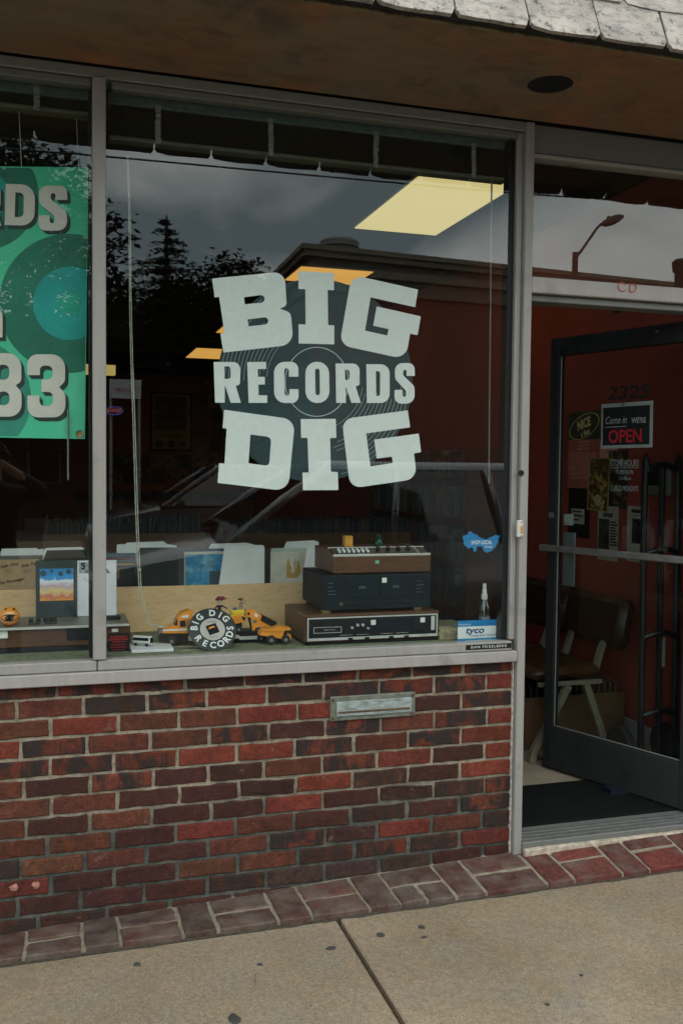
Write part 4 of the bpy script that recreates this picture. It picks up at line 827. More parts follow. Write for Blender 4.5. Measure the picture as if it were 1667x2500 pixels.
def cap(nm, sx_, sz_, cz, d, mt, up=0):
    m = MB(); n = 28; vs_ = [(pb_.x, 0, 0)]; pts = []
    for rr in (0.001, .5, 1):
        for k in range(n):
            a = 2*math.pi*k/n; x = sx_*rr*math.cos(a)*rb; z = cz*rb + sz_*rr*math.sin(a)*rb; y = -math.sqrt(max(.02, 1 - (x/rb)**2 - (z/rb)**2)) * rb * d; pts.append((pb_.x + x, .235 + y, zb_ + z))
    m.add(pts, [(i*n+k, i*n+(k+1) % n, (i+1)*n+(k+1) % n, (i+1)*n+k) for i in range(2) for k in range(n)]); m.build(nm, mt, ball, smooth=True)
cap('mouth_rim', .92, .58, -.02, 1.005, PRW); cap('mouth', .86, .36, 0, 1.015, DARK)
for s in (-.35, .4): MB().sphere((pb_.x + s*rb, .235 - rb*.42, zb_ + rb*.80), rb*.13, 10, 6).build('eye', DARK, ball)
# album display and framed sheet on the stereo
def upright(name, label, cat, q0, q1, y, t, mt, zbase):
    a, b = onY(*LQ(*q0), y), onY(*LQ(*q1), y); o = thing(name, label, cat, ((a.x+b.x)/2, y, zbase)); MB().box((a.x, y, zbase), (b.x, y + t, b.z), .0015).build('board', mt, o); return o, a, b
alb, a, b = upright('album_display', 'black board with a bright blue and orange picture leaning on the stereo', 'album', (347, 920), (738, 342), .40, .008, pbr('black_board', (.028, .045, .05), .4, var=.25, scale=9), zd + .0062)
pa, pb2 = onY(*LQ(385, 735), .398), onY(*LQ(705, 422), .398)
def mat_sunset():
    m, N, L, B = nodes_of('cloud_picture'); tc = N.new('ShaderNodeTexCoord'); s = N.new('ShaderNodeSeparateXYZ'); L.new(tc.outputs['Generated'], s.inputs[0])
    nz = N.new('ShaderNodeTexNoise'); nz.inputs['Scale'].default_value = 4; L.new(tc.outputs['Generated'], nz.inputs['Vector'])
    ad = N.new('ShaderNodeMath'); ad.operation = 'MULTIPLY_ADD'; ad.inputs[1].default_value = .35; L.new(nz.outputs['Fac'], ad.inputs[0]); L.new(s.outputs['Z'], ad.inputs[2])
    rp = N.new('ShaderNodeValToRGB'); L.new(ad.outputs[0], rp.inputs[0]); e = rp.color_ramp.elements
    e[0].position = .18; e[0].color = (.85, .38, .06, 1); e[1].position = 1.1; e[1].color = (.03, .25, .6, 1)
    for p_, c_ in ((.32, (.65, .17, .12, 1)), (.45, (.80, .62, .26, 1)), (.62, (.6, .38, .48, 1)), (.76, (.78, .78, .82, 1)), (.84, (.8, .82, .86, 1)), (.88, (.06, .36, .72, 1))): x = e.new(p_); x.color = c_
    L.new(rp.outputs[0], B.inputs['Base Color']); B.inputs['Roughness'].default_value = .4; return m
MB().box((pa.x, .3988, pa.z), (pb2.x, .3998, pb2.z)).build('picture', mat_sunset(), alb)
for u, v, r in ((.1, .86, .012), (.62, .84, .009), (.86, .90, .010), (.35, .93, .006)):
    MB().lathe([(r, 0), (0, -.0004)], (pa.x + (pb2.x-pa.x)*u, .3986, pa.z + (pb2.z-pa.z)*v), 'Y', 12).build('dark_spot', pbr('spot', (.03, .07, .10), .5), alb)
shf, a, b = upright('white_sheet_board', 'white printed board partly hidden by the window mullion', 'board', (742, 908), (1118, 342), .405, .006, pbr('white_board', (.72, .72, .75), .5, var=.06), zd + .0062)
x0, x1_, z1 = a.x, b.x, b.z
MB().box((x0 + .008, .404, z1 - .048), (x0 + .085, .4048, z1 - .007)).build('print_block', mat_picture('lino_print', [(.45, .45, .47), (.08, .08, .09), (.3, .3, .32)], 90), shf)
ptext(MB(), 'S', (x0 + .022, .4034, z1 - .022), .035, bold=.04, ext=.0002).build('lettering', DARK, shf)
MB().tube(smooth_path([(x0 + .015, .4035, z1 - .075), (x0 + .03, .4035, z1 - .066), (x0 + .035, .4035, z1 - .08), (x0 + .05, .4035, z1 - .07), (x0 + .07, .4035, z1 - .078), (x0 + .1, .4035, z1 - .07)]), .0006, 4).build('signature', pbr('grey_ink', (.2, .2, .22), .6), shf)
MB().prism([(x1_ - .045, z1 - .05), (x1_ - .045, z1 - .02), (x1_ - .022, z1 - .05)], .4038, .4048).build('print_block', pbr('grey_print2', (.16, .18, .22), .6), shf)
a, b = onY(*LQ(1036, 1222), .155), onY(*LQ(1240, 1035), .155); bs = thing('black_notice', 'small black notice with red lettering in front of the stereo', 'sign', (a.x, .155, ZS))
MB().box((a.x, .155, ZS), (b.x, .159, b.z), .001).build('board', BLACK, bs); REDP = pbr('red_print', (.42, .018, .02), .5)
for k, (w, t_) in enumerate(((.8, .006), (.88, .007), (.62, .003), (.7, .003), (.75, .003), (.55, .003), (.7, .003), (.5, .003))):
    z = b.z - .014 - k * .0095; xm_ = (a.x + b.x)/2; W2 = (b.x - a.x) * w / 2; x = xm_ - W2
    q = MB()
    while x < xm_ + W2: l_ = ru(.004, .010); q.box((x, .1542, z - t_/2), (min(x + l_, xm_ + W2), .1549, z + t_/2)); x += l_ + .0022
    q.build('red_print_line', REDP, bs)
# white box and bus
a, b = onY(322, 1600, .10), onY(425, 1597, .10)
tag(MB().box((a.x, .105, ZS), (b.x, .235, ZS + .011), .001).build('white_case', pbr('white_case', (.74, .75, .77), .4, var=.05)), 'thin white boxed set lying on the shelf beside the toy truck', 'box')
pbus = onY(348, 1574, .19)
bus = thing('toy_bus', 'small white toy coach standing on the thin white box', 'toy bus', (pbus.x, .185, ZS + .011), None, math.radians(-32))
BODY = pbr('toy_white', (.75, .75, .73), .3, var=.06); TINT = pbr('toy_glass', (.02, .024, .03), .1)
MB().box((-.036, -.011, .005), (.036, .011, .036), .003).build('body', BODY, bus, local=True)
MB().box((-.033, -.0116, .020), (.030, -.0108, .031)).build('side_window', TINT, bus, local=True); MB().box((.0355, -.0095, .012), (.0366, .0095, .031)).build('windscreen', TINT, bus, local=True)
MB().box((-.034, -.0115, .009), (.034, -.0109, .012)).build('stripe', pbr('toy_grey', (.2, .2, .22), .4), bus, local=True)
for x in (-.022, .022): 
    for y in (-.0095, .0095): MB().lathe([(.0058, -.0022), (.0058, .0022)], (x, y, .0058), 'Y', 14).build('wheel', RUBBER, bus, local=True)

# ------------------------------------------------------------------ toy trucks
TQ = lambda x, y: (360 + x / 3.92, 1420 + y / 3.92)
ORT = pbr('orange_enamel', (.82, .30, .035), .32, var=.1, scale=30, coat=.2); YEL = pbr('yellow_plastic', (.80, .55, .04), .35, var=.06); HUB = pbr('toy_hub', (.35, .35, .34), .35, .6)
def tpoly(pts, y): return [(onY(*TQ(*p), y).x, onY(*TQ(*p), y).z) for p in pts]
def tpart(nm, pts, y, d, mt, par): return MB().prism(tpoly(pts, y), y, y + d, 'Y').build(nm, mt, par)
def twheel(x, y_, r, y, par, w=.016, ground=True):
    c = onY(*TQ(x, y_), y); R_ = r / 3.92 * pxm(c); cz = ZS + R_ if ground else c.z
    wh = MB().lathe([(R_*.6, 0), (R_*.97, .001), (R_, .004), (R_, w - .004), (R_*.97, w - .001), (R_*.6, w)], (c.x, y, cz), 'Y', 22).build('wheel', RUBBER, par, auto=True)
    MB().lathe([(0, -.0005), (R_*.35, -.0015), (R_*.38, .002), (R_*.58, .0), (R_*.6, .003)], (c.x, y, cz), 'Y', 18).build('hub', HUB, wh, auto=True)
TY = .205
tk = thing('toy_truck', 'orange toy semi truck with dark flatbed, longest toy on the shelf', 'toy truck', (onY(*TQ(400, 600), TY).x, TY + .03, ZS))
tpart('hood', [(146,495),(149,456),(262,420),(285,362),(395,352),(396,495)], TY, .062, ORT, tk)
tpart('roof_fairing', [(284,360),(300,330),(332,300),(406,274),(432,284),(440,306),(410,400),(396,360)], TY + .003, .056, ORT, tk)
tpart('stripe', [(148,460),(395,448),(395,468),(148,474)], TY - .0012, .001, PRW, tk); tpart('stripe', [(315,345),(345,325),(400,315),(395,345)], TY + .0015, .0012, PRW, tk)
tpart('side_window', [(311,376),(364,370),(370,430),(313,433)], TY - .0013, .001, TINT, tk); tpart('windscreen', [(258,420),(283,362),(290,362),(290,420)], TY - .001, .05, TINT, tk)
tpart('chassis', [(112,575),(108,540),(118,497),(146,492),(396,496),(400,520),(838,522),(850,474),(1082,474),(1090,572),(300,578)], TY + .004, .052, BLACK, tk)
tpart('grille', [(104,560),(112,470),(140,452),(146,470),(146,540)], TY + .008, .045, STEEL, tk)
tpart('side_rail', [(832,512),(872,510),(890,526),(1086,517),(1080,550),(886,556),(868,540),(832,546)], TY + .001, .0025, SILV, tk); tpart('tank', [(395,520),(470,520),(470,566),(395,566)], TY - .002, .006, SILV, tk)
MB().tube([onY(*TQ(386, 490), TY - .003), onY(*TQ(386, 360), TY - .003)], .0028, 10).build('exhaust_pipe', CHROME, tk)
for x, r in ((234, 47), (520, 42), (620, 42), (1090, 40)):
    twheel(x, 575, r, TY - .002, tk); twheel(x, 575, r, TY + .048, tk)
LY = .225
ld = thing('toy_loader', 'orange toy loader with black blade riding on the flatbed', 'toy truck', (onY(*TQ(1050, 480), LY).x, LY + .02, onY(*TQ(1050, 475), TY).z))
tpart('body', [(940,292),(960,272),(1000,268),(1045,288),(1105,330),(1190,425),(1192,442),(1060,428),(1048,472),(1002,466),(994,342),(948,345)], LY, .045, ORT, ld)
tpart('blade', [(1100,320),(1242,392),(1216,442),(1084,372)], LY - .004, .052, BLACK, ld); tpart('label_patch', [(1028,300),(1060,318),(1050,345),(1022,330)], LY - .0008, .0006, PRW, ld); tpart('label_patch', [(1010,365),(1046,368),(1046,398),(1012,396)], LY - .0008, .0006, STEEL, ld)
tpart('arm', [(960,338),(985,345),(1000,455),(985,450)], LY - .003, .003, BLACK, ld)
c = onY(*TQ(968, 306), LY); MB().lathe([(.0055, -.002), (.0055, .001)], (c.x, LY, c.z), 'Y', 14).build('pivot', BLACK, ld)
twheel(1057, 468, 30, LY - .004, ld, .012, False); twheel(1132, 452, 24, LY - .002, ld, .012, False)
d2 = thing('toy_dumper', 'orange toy dumper loaded on the flatbed under the yellow truck', 'toy truck', (onY(*TQ(860, 475), LY).x, LY + .02, onY(*TQ(860, 486), TY).z))
tpart('tipper', [(775,340),(880,322),(925,330),(942,352),(930,382),(832,408)], LY, .045, ORT, d2); twheel(876, 458, 34, LY - .002, d2, .016, False); tpart('shadow_gap', [(905,330),(940,345),(932,372),(908,360)], LY - .0008, .0006, BLACK, d2); tpart('underframe', [(800,404),(840,404),(905,384),(905,470),(800,478)], LY + .008, .03, BLACK, d2)
d3 = thing('toy_tipper', 'small yellow toy tipper sitting on top of the orange dumper', 'toy truck', (onY(*TQ(850, 335), LY).x, LY + .02, onY(*TQ(850, 335), LY).z))
tpart('bed', [(795,280),(815,276),(918,268),(932,296),(905,306),(820,316)], LY + .003, .034, YEL, d3); tpart('chassis', [(776,330),(782,312),(820,316),(905,308),(932,318),(925,330),(880,322),(776,345)], LY + .006, .028, YEL, d3); tpart('cab_light', [(780,312),(800,310),(802,326),(782,328)], LY + .004, .002, pbr('toy_green', (.05, .25, .05), .4), d3)
DY = .150
dt = thing('toy_dump_truck', 'small orange toy dump truck parked in front beside the receiver', 'toy truck', (onY(*TQ(1250, 620), DY).x, DY + .02, ZS))
tpart('tipper', [(1104,462),(1140,456),(1215,446),(1262,430),(1366,440),(1376,464),(1312,470),(1282,546),(1074,513)], DY, .046, ORT, dt); tpart('cab', [(1292,512),(1370,504),(1379,556),(1356,556),(1350,540),(1274,545)], DY + .004, .038, ORT, dt)
tpart('tipper_rib', [(1110,476),(1290,478),(1288,484),(1108,482)], DY - .0012, .0011, pbr('orange_rib', (.40, .12, .015), .4), dt); tpart('cab_post', [(1312,470),(1330,470),(1330,512),(1306,512)], DY + .004, .036, BLACK, dt)
tpart('underframe', [(1130,540),(1350,545),(1350,580),(1140,585)], DY + .01, .028, BLACK, dt)
for x, r in ((1186, 46), (1326, 44)): twheel(x, 590, r, DY - .006, dt, .018); twheel(x, 590, r, DY + .034, dt, .018)
# record sign leaning on the truck
RR = .0885; ta = math.radians(38); cpx = onY(*TQ(620, 458), .14); cy = .13; rc = Vector((cpx.x, cy, ZS + RR*math.cos(ta) + .001))
MR = frame_mat(rc, (1, 0, 0), (0, math.sin(ta), math.cos(ta)))
sg = thing('record_sign', 'black single with white BIG DIG RECORDS letters around its label, leaning on the truck', 'record', (rc.x, cy, ZS))
MB(MR).lathe([(.006, -.0008), (RR, -.0006), (RR, .0006), (.006, .0008)], (0, 0, 0), 'Z', 64).build('disc', pbr('vinyl_record', (.012, .013, .015), .28), sg)
MB(MR).lathe([(.046, .0008), (.046, .0014), (.0, .0014)], (0, 0, 0), 'Z', 48).build('paper_label', pbr('cream_label', (.48, .43, .40), .6, var=.06), sg)
sq = MB(MR @ Matrix.Rotation(math.radians(18), 4, 'Z')); sq.box((-.020, -.020, .0015), (.020, .020, .0020)); sq.build('label_window', DARK, sg)
MB(MR @ Matrix.Rotation(math.radians(18), 4, 'Z')).prism([(-.014, .004), (-.009, .011), (.010, .011), (.012, .002), (.006, .005), (-.006, .004)], .0021, .0024, 'Z').build('label_picture', ORT, sg)
for s, angs, top in (('BIG', (174, 154, 130), True), ('DIG', (86, 60, 38), True), ('RECORDS', (212, 240, 266, 292, 316, 339, 361), False)):
    for chx, a in zip(s, angs):
        th_ = math.radians(a); rot = th_ - math.pi/2 if top else th_ + math.pi/2
        M_ = MR @ Matrix.Translation((.0665*math.cos(th_), .0665*math.sin(th_), .0012)) @ Matrix.Rotation(rot, 4, 'Z')
        put_text(MB(), chx, M_, size=.035, bold=.028, ext=.0003, sx=.95).build('letter', PRW, sg)
for w_, v_ in ((.05, .033), (.06, .029), (.05, -.032)): ptext_m = MB(MR); ptext_m.box((-w_*.3, v_ - .0008, .0015), (w_*.3, v_ + .0008, .0018)); ptext_m.build('print_line', pbr('label_ink', (.2, .18, .17), .6), sg)
# dolls
def doll(name, label, base, s, skin, hairc, coat, lower, pose):
    t = thing(name, label, 'doll', base); O = Vector(base)
    P = {k: (O + Vector(v[0]) * s, tuple(x * s for x in v[1]) if isinstance(v[1], tuple) else v[1] * s) for k, v in pose['j'].items()}
    v, f = skin_mesh(P, pose['e'], 'pelvis'); m = MB(); m.v = [Vector(p) for p in v]; m.f = f; m.mi = [0]*len(f)
    zt_ = P['chest'][0].z
    hd = P['head'][0]
    for i, fc in enumerate(f):
        c = sum((m.v[k] for k in fc), Vector()) / len(fc)
        dh = (c - hd).length
        m.mi[i] = 0 if dh < .24*s else (1 if c.z > P['pelvis'][0].z + .06*s else 2)
    m.build('body', [skin, coat, lower], t, smooth=True)
    h = MB(); R_ = .185 * s
    for k in range(46):
        a, b = ru(0, 2*math.pi), ru(.05, 1.25); dr = Vector((math.sin(b)*math.cos(a), math.sin(b)*math.sin(a)*.9 + .12, math.cos(b))).normalized(); p0 = hd + dr * R_ * .9; p1 = hd + dr * R_ * 1.2; tip = p1 + Vector((pose['hair'][0]*ru(.4, 1.3) + .25*dr.x, .06, pose['hair'][1]*ru(.6, 1.3))) * s * .5
        h.tube([p0, p1, tip], [.05*s, .055*s, .012*s], 5)
    h.build('hair', hairc, t)
    for sx_ in (-.06, .06): MB().sphere(hd + Vector((sx_*s, -.155*s, .02*s)), .028*s, 8, 6).build('eye', DARK, t)
    return t
def stand(arm_l, arm_r, legs):
    j = dict(pelvis=((0, 0, .50), (.10, .08)), waist=((0, 0, .60), (.085, .07)), chest=((0, 0, .75), (.12, .085)), neck=((0, 0, .86), .045), head0=((0, -.005, .95), (.10, .10)), head=((0, -.01, 1.05), (.16, .155)), crown=((0, 0, 1.16), (.11, .11)),
             sl=((-.13, 0, .78), .05), el=(arm_l[0], .042), hl=(arm_l[1], .035), sr=((.13, 0, .78), .05), er=(arm_r[0], .042), hr=(arm_r[1], .035),
             kl=(legs[0], .055), fl=(legs[1], .045), tl=((legs[1][0], legs[1][1] - .09, legs[1][2] + .005), .04), kr=(legs[2], .055), fr=(legs[3], .045), tr=((legs[3][0], legs[3][1] - .09, legs[3][2] + .005), .04), hipl=((-.08, 0, .47), .075), hipr=((.08, 0, .47), .075))
    e = [('pelvis', 'waist'), ('waist', 'chest'), ('chest', 'neck'), ('neck', 'head0'), ('head0', 'head'), ('head', 'crown'), ('chest', 'sl'), ('sl', 'el'), ('el', 'hl'), ('chest', 'sr'), ('sr', 'er'), ('er', 'hr'), ('pelvis', 'hipl'), ('hipl', 'kl'), ('kl', 'fl'), ('fl', 'tl'), ('pelvis', 'hipr'), ('hipr', 'kr'), ('kr', 'fr'), ('fr', 'tr')]
    return dict(j=j, e=e)
ps = stand(((-.26, -.02, .62), (-.24, -.12, .48)), ((.32, -.02, .68), (.45, -.06, .60)), ((-.10, -.28, .40), (-.10, -.34, .08), (.10, -.28, .40), (.12, -.36, .08))); ps['hair'] = (.35, .02)
bp = onY(*TQ(690, 305), .235); d_s = .068
doll('fashion_doll', 'red haired doll in black coat and red skirt sitting behind the record sign', (bp.x, .235, bp.z - .34*d_s), d_s, pbr('doll_skin', (.62, .56, .45), .5), pbr('red_hair', (.30, .03, .05), .6, var=.4), pbr('black_cloth', (.012, .012, .014), .8), pbr('red_cloth', (.34, .015, .03), .7), ps)
ps = stand(((-.22, -.16, .66), (.02, -.22, .62)), ((.24, -.14, .70), (.28, -.2, .86)), ((-.14, -.12, .28), (-.16, 0, .06), (.16, -.1, .28), (.2, 0, .06))); ps['hair'] = (-.2, .1)
bp = onY(*TQ(895, 275), .245); d_s = .034
gd = doll('rocker_figure', 'tiny guitar playing figure in blue trousers on the yellow tipper', (bp.x, .245, onY(*TQ(850, 270), .245).z), d_s, pbr('figure_skin', (.48, .30, .22), .5), pbr('dark_hair', (.03, .022, .02), .6), pbr('figure_shirt', (.30, .10, .08), .6), pbr('blue_denim', (.03, .07, .20), .7), ps)
g_o = WL[gd.name]; gm_ = MB().tube([g_o + Vector((-.004, -.009, .018)), g_o + Vector((.014, -.009, .032))], .0014, 6); gm_.sphere(g_o + Vector((-.004, -.009, .018)), .0055, 10, 6, (1, .4, .9)); gm_.build('guitar', STEEL, gd)
MB().box((bp.x - .030, .238, g_o.z - .0005), (bp.x - .014, .252, g_o.z + .009), .002).build('amplifier', pbr('blue_amp', (.03, .08, .25), .5), gd)
# string on the shelf
sp = [onZ(*TQ(a, b), ZS + .001) for a, b in ((165, 597), (230, 625), (420, 622), (600, 632), (680, 640), (740, 632), (768, 645), (720, 655), (600, 648), (480, 652), (330, 658))]
tag(MB().tube(smooth_path([Vector((p.x, min(.28, max(.02, p.y)), ZS + .0012)) for p in sp], 5), .0012, 5).build('white_string', pbr('white_string', (.45, .44, .38), .8)), 'thin white string lying loose on the green shelf cloth', 'string')

# ------------------------------------------------------------------ record bin behind the shelf
PXr = onY(741, 1420, .565).x - .1; ZPT = onY(520, 1428, .565).z
bn = thing('record_bin', 'long pale plywood record bin behind the window display', 'record bin', (-.2, .6, 0))
MB().box((-1.45, .565, .0), (PXr + .22, .577, ZPT), .002).build('front_panel', PALE, bn)
MB().box((-1.45, .578, .78), (PXr + .20, 1.0, .792)).build('base', PALE, bn); MB().box((-1.45, 1.001, 0), (PXr + .22, 1.013, ZPT - .02)).build('back_panel', PALE, bn); MB().box((PXr + .208, .578, 0), (PXr + .22, 1.0, ZPT - .01)).build('side_panel', PALE, bn)
S4 = lambda x, y: (260 + x / 3.015, 1300 + y / 3.015); S5 = lambda x, y: (x / 5.227, 1280 + y / 5.227)
WDIV = pbr('white_divider', (.82, .85, .84), .5, var=.06); BDIV = pbr('black_divider', (.012, .020, .023), .3, var=.2); GDIV = pbr('grey_divider', (.05, .065, .07), .4); 
def sleeve(name, label, pts, mp, y, mt, t=.003, cat='record divider', lean=.06):
    q = [onY(*mp(*p), y) for p in pts]; zs_ = min(p.z for p in q); poly = [(p.x, (.793 if p.z < zs_ + .035 and len(pts) > 3 and i in (0, len(pts) - 1) else p.z)) for i, p in enumerate(q)]
    m = MB(Matrix.Translation((0, y, .793)) @ Matrix.Rotation(-lean, 4, 'X') @ Matrix.Translation((0, -y, -.793))); m.prism(poly, y, y + t, 'Y')
    return tag(m.build(name, mt), label, cat)
ln = .0
sleeve('record_divider', 'black record divider behind the blind cords', [(180,395),(236,124),(250,112),(515,110),(528,120),(525,380)], S4, .60, BDIV, lean=ln)
sleeve('record_divider', 'dark grey record divider between the black divider and the blue sleeve', [(400,390),(528,152),(566,150),(568,380)], S4, .61, GDIV, lean=ln)
sleeve('record_divider', 'white rounded record divider peeking above the black one', [(130,300),(132,130),(150,75),(420,65),(445,85),(518,97),(520,300)], S4, .66, WDIV, lean=ln)
sleeve('record_divider', 'narrow white record divider end beside the white one', [(74,300),(78,92),(90,87),(150,86),(150,300)], S4, .68, WDIV, lean=ln)
BLUSL = mat_picture('blue_streak_sleeve', [(.06, .33, .55), (.25, .50, .64), (.04, .22, .42)], 14)
al = thing('blue_record_sleeve', 'record sleeve with light blue streaked print in the plywood bin', 'record sleeve', (onY(*S4(720, 380), .63).x, .63, .793))
def slab_px(nm, par, pts, y, mt, t=.003, base=True):
    q = [onY(*S4(*p), y) for p in pts]; MB().box((min(p.x for p in q), y, .793 if base else min(p.z for p in q)), (max(p.x for p in q), y + t, max(p.z for p in q))).build(nm, mt, par)
slab_px('sleeve', al, [(572, 380), (905, 138)], .63, pbr('cream_edge', (.65, .62, .52), .6)); slab_px('print', al, [(583, 380), (900, 158)], .6288, BLUSL, .001)
slab_px('print', al, [(758, 380), (840, 282)], .6278, pbr('slate_print', (.06, .09, .11), .5), .0008)
for k in range(5): slab_px('print_line', al, [(745, 210 + 9*k), (745 + (50, 40, 55, 45, 80)[k], 213 + 9*k)], .6282, pbr('ink', (.10, .14, .18), .6), .0005, False)
tag(MB().box((onY(*S4(535, 130), .70).x, .70, .793), (onY(*S4(870, 120), .70).x, .706, onY(*S4(700, 120), .70).z)).build('record_sleeve', pbr('deep_blue_sleeve', (.02, .07, .15), .5)), 'deep blue record sleeve behind the light blue streaked one', 'record sleeve')
sleeve('record_divider', 'large plain white record divider in front of the blue sleeve', [(785,378),(868,112),(886,99),(1150,92),(1163,106),(1163,365)], S4, .59, WDIV, lean=ln)
sleeve('record_divider', 'white record divider just showing behind the large plain one', [(752,300),(755,112),(772,84),(1030,75),(1095,92),(1095,300)], S4, .72, WDIV, lean=ln)
tag(MB().box((onY(*S4(1166, 130), .66).x, .66, .793), (onY(*S4(1206, 130), .66).x, .668, onY(*S4(1180, 132), .66).z)).build('record_sleeve', GDIV), 'thin dark record sleeve edge beside the cactus sleeve', 'record sleeve')
ca = thing('cactus_record_sleeve', 'cream record sleeve with an ochre cactus drawing', 'record sleeve', (onY(*S4(1350, 360), .64).x, .64, .793))
slab_px('sleeve', ca, [(1207, 362), (1540, 140)], .64, pbr('cream_sleeve', (.68, .66, .56), .6)); slab_px('paper_edge', ca, [(1212, 148), (1535, 112)], .652, pbr('pale_green_edge', (.5, .6, .5), .6), .002)
OCH = pbr('ochre_print', (.52, .33, .08), .6)
for pl in ([(1323,335),(1325,250),(1335,195),(1345,192),(1350,235),(1362,255),(1360,300),(1385,290),(1378,225),(1384,195),(1391,200),(1392,280),(1402,240),(1400,215),(1412,205),(1425,250),(1432,290),(1400,335)],):
    m = MB(); q = [(onY(*S4(*p), .639).x, onY(*S4(*p), .639).z) for p in pl]; v, f = poly_fill([q], .0002); m.add([(x, .6392 - z, h) for x, h, z in v], f).build('cactus_print', OCH, ca)
sleeve('record_divider', 'white record divider leaning beside the walnut stack', [(1390,356),(1478,112),(1502,96),(1600,92),(1640,350)], S4, .60, WDIV, lean=ln)
sleeve('record_divider', 'pale rounded record divider above the cactus sleeve', [(1305,300),(1308,112),(1325,68),(1530,58),(1562,70),(1564,300)], S4, .76, WDIV, lean=ln)
stp = thing('striped_record_sleeve', 'dark record sleeve with red, green and yellow stripes beside the mullion', 'record sleeve', (onY(*S4(110, 390), .645).x, .645, .793))
slab_px('sleeve', stp, [(0, 390), (215, 178)], .645, pbr('dark_sleeve', (.02, .022, .024), .4))
for y0, y1, cc in ((150, 186, (.12, .16, .19)), (188, 200, (.30, .07, .06)), (202, 222, (.015, .09, .085)), (226, 244, (.42, .27, .06)), (262, 340, (.20, .11, .06))): slab_px('stripe', stp, [(0 if y0 < 250 else 62, y1), (214 if y0 < 250 else 100, y0)], .6438, pbr('stripe_%d' % y0, cc, .5), .001, False)
tn = thing('tan_record_sleeve', 'tan record sleeve back with dark script in the plywood bin', 'record sleeve', (onY(*S5(200, 835), .64).x, .64, .793))
a, b = onY(*S5(-150, 830), .64), onY(*S5(500, 445), .64); MB().box((a.x, .64, .793), (b.x, .643, b.z)).build('sleeve', pbr('kraft_sleeve', (.48, .33, .18), .6, var=.12), tn)
for x0, y0, x1_, y1 in ((50,560,210,640),(300,570,460,630),(55,770,440,800)):
    for k in range(int((y1 - y0) / 14)): a, b = onY(*S5(x0, y0 + 14*k + 5), .639), onY(*S5(x0 + (x1_-x0)*ru(.5, 1), y0 + 14*k), .639); MB().box((a.x, .6388, a.z), (b.x, .6396, b.z)).build('print_line', pbr('brown_ink', (.13, .08, .04), .7), tn)
for x0, y0, s in ((120, 525, 'Side One'), (385, 515, 'Side Two'), (145, 725, 'The Passenger')): p = onY(*S5(x0, y0), .639); put_text(MB(), s, frame_mat((p.x, .6388, p.z), (1, 0, .18), (-.18, 0, 1)), size=.018, shear=.3, bold=.01, ext=.0002).build('lettering', DARK, tn)
sleeve('record_divider', 'white record divider behind the tan sleeve', [(8,700),(10,372),(28,312),(470,303),(495,322),(560,310),(560,700)], S5, .70, WDIV, lean=ln)
sleeve('record_divider', 'black record divider behind the album display', [(385,828),(555,455),(602,334),(1088,322),(1110,338),(1112,828)], S5, .60, BDIV, lean=ln)
sleeve('record_divider', 'white record divider above the black one by the album display', [(548,700),(552,366),(578,312),(622,300),(1050,290),(1078,312),(1082,700)], S5, .66, WDIV, lean=ln)
tag(MB().box((onY(*S5(1115, 400), .68).x, .68, .793), (onY(*S5(1400, 400), .68).x, .70, onY(*S5(1200, 345), .68).z)).build('record_sleeve', pbr('brown_sleeve', (.10, .08, .05), .5)), 'brown record sleeve beside the mullion behind the white board', 'record sleeve')
tag(MB().box((a.x - .1, .68, .793), (onY(*S5(560, 400), .68).x, .695, onY(*S5(300, 400), .68).z)).build('record_sleeve', pbr('grey_clear_sleeve', (.16, .17, .15), .3)), 'clear wrapped record sleeve above the tan one', 'record sleeve')

# ------------------------------------------------------------------ deeper in the shop
SPINE = [pbr('spine_%d' % i, c, .5) for i, c in enumerate(((.05, .09, .11), (.03, .045, .055), (.10, .12, .12), (.14, .10, .06), (.02, .07, .10), (.16, .16, .15)))]
TANB = mat_wood('bin_board', (.20, .115, .055), (.26, .15, .075), 5, (1, 6, 6), .6)
def big_bin(label, x0, x1, y, ztop, depth=.7):
    t = thing('record_bin', label, 'record bin', ((x0+x1)/2, y + depth/2, 0))
    MB().box((x0, y, .0), (x1, y + .015, ztop), .002).build('front_panel', TANB, t); MB().box((x0, y + depth, .0), (x1, y + depth + .015, ztop), .002).build('back_panel', TANB, t); MB().box((x0, y + .016, ztop - .32), (x1, y + depth - .001, ztop - .30)).build('base', TANB, t)
    m = MB(); x = x0 + .01
    while x < x1 - .02: w = ru(.003, .007); m.cur = random.randrange(6); m.box((x, y + .05 + ru(0, .05), ztop - .299), (x + w, y + .36, ztop + .09 + ru(-.03, .03))); x += w + .001
    tag(m.build('row_of_records', SPINE, t), kind='stuff')
bA = (onY(105, 1300, 3.2).x, onY(500, 1300, 3.2).x, onY(380, 1302, 3.2).z)
big_bin('tan record bin in the middle of the shop floor seen left of the lettering', bA[0], bA[1], 3.2, bA[2])
zB = onY(900, 1300, 3.9).z; big_bin('tan record bin full of spines seen under the lettering', onY(580, 1300, 3.9).x, onY(1120, 1300, 3.9).x - .15, 3.9, zB)
big_bin('record bin at the back below the framed poster', onY(180, 1200, 10.5).x, onY(620, 1200, 10.5).x, 10.5, 1.0)
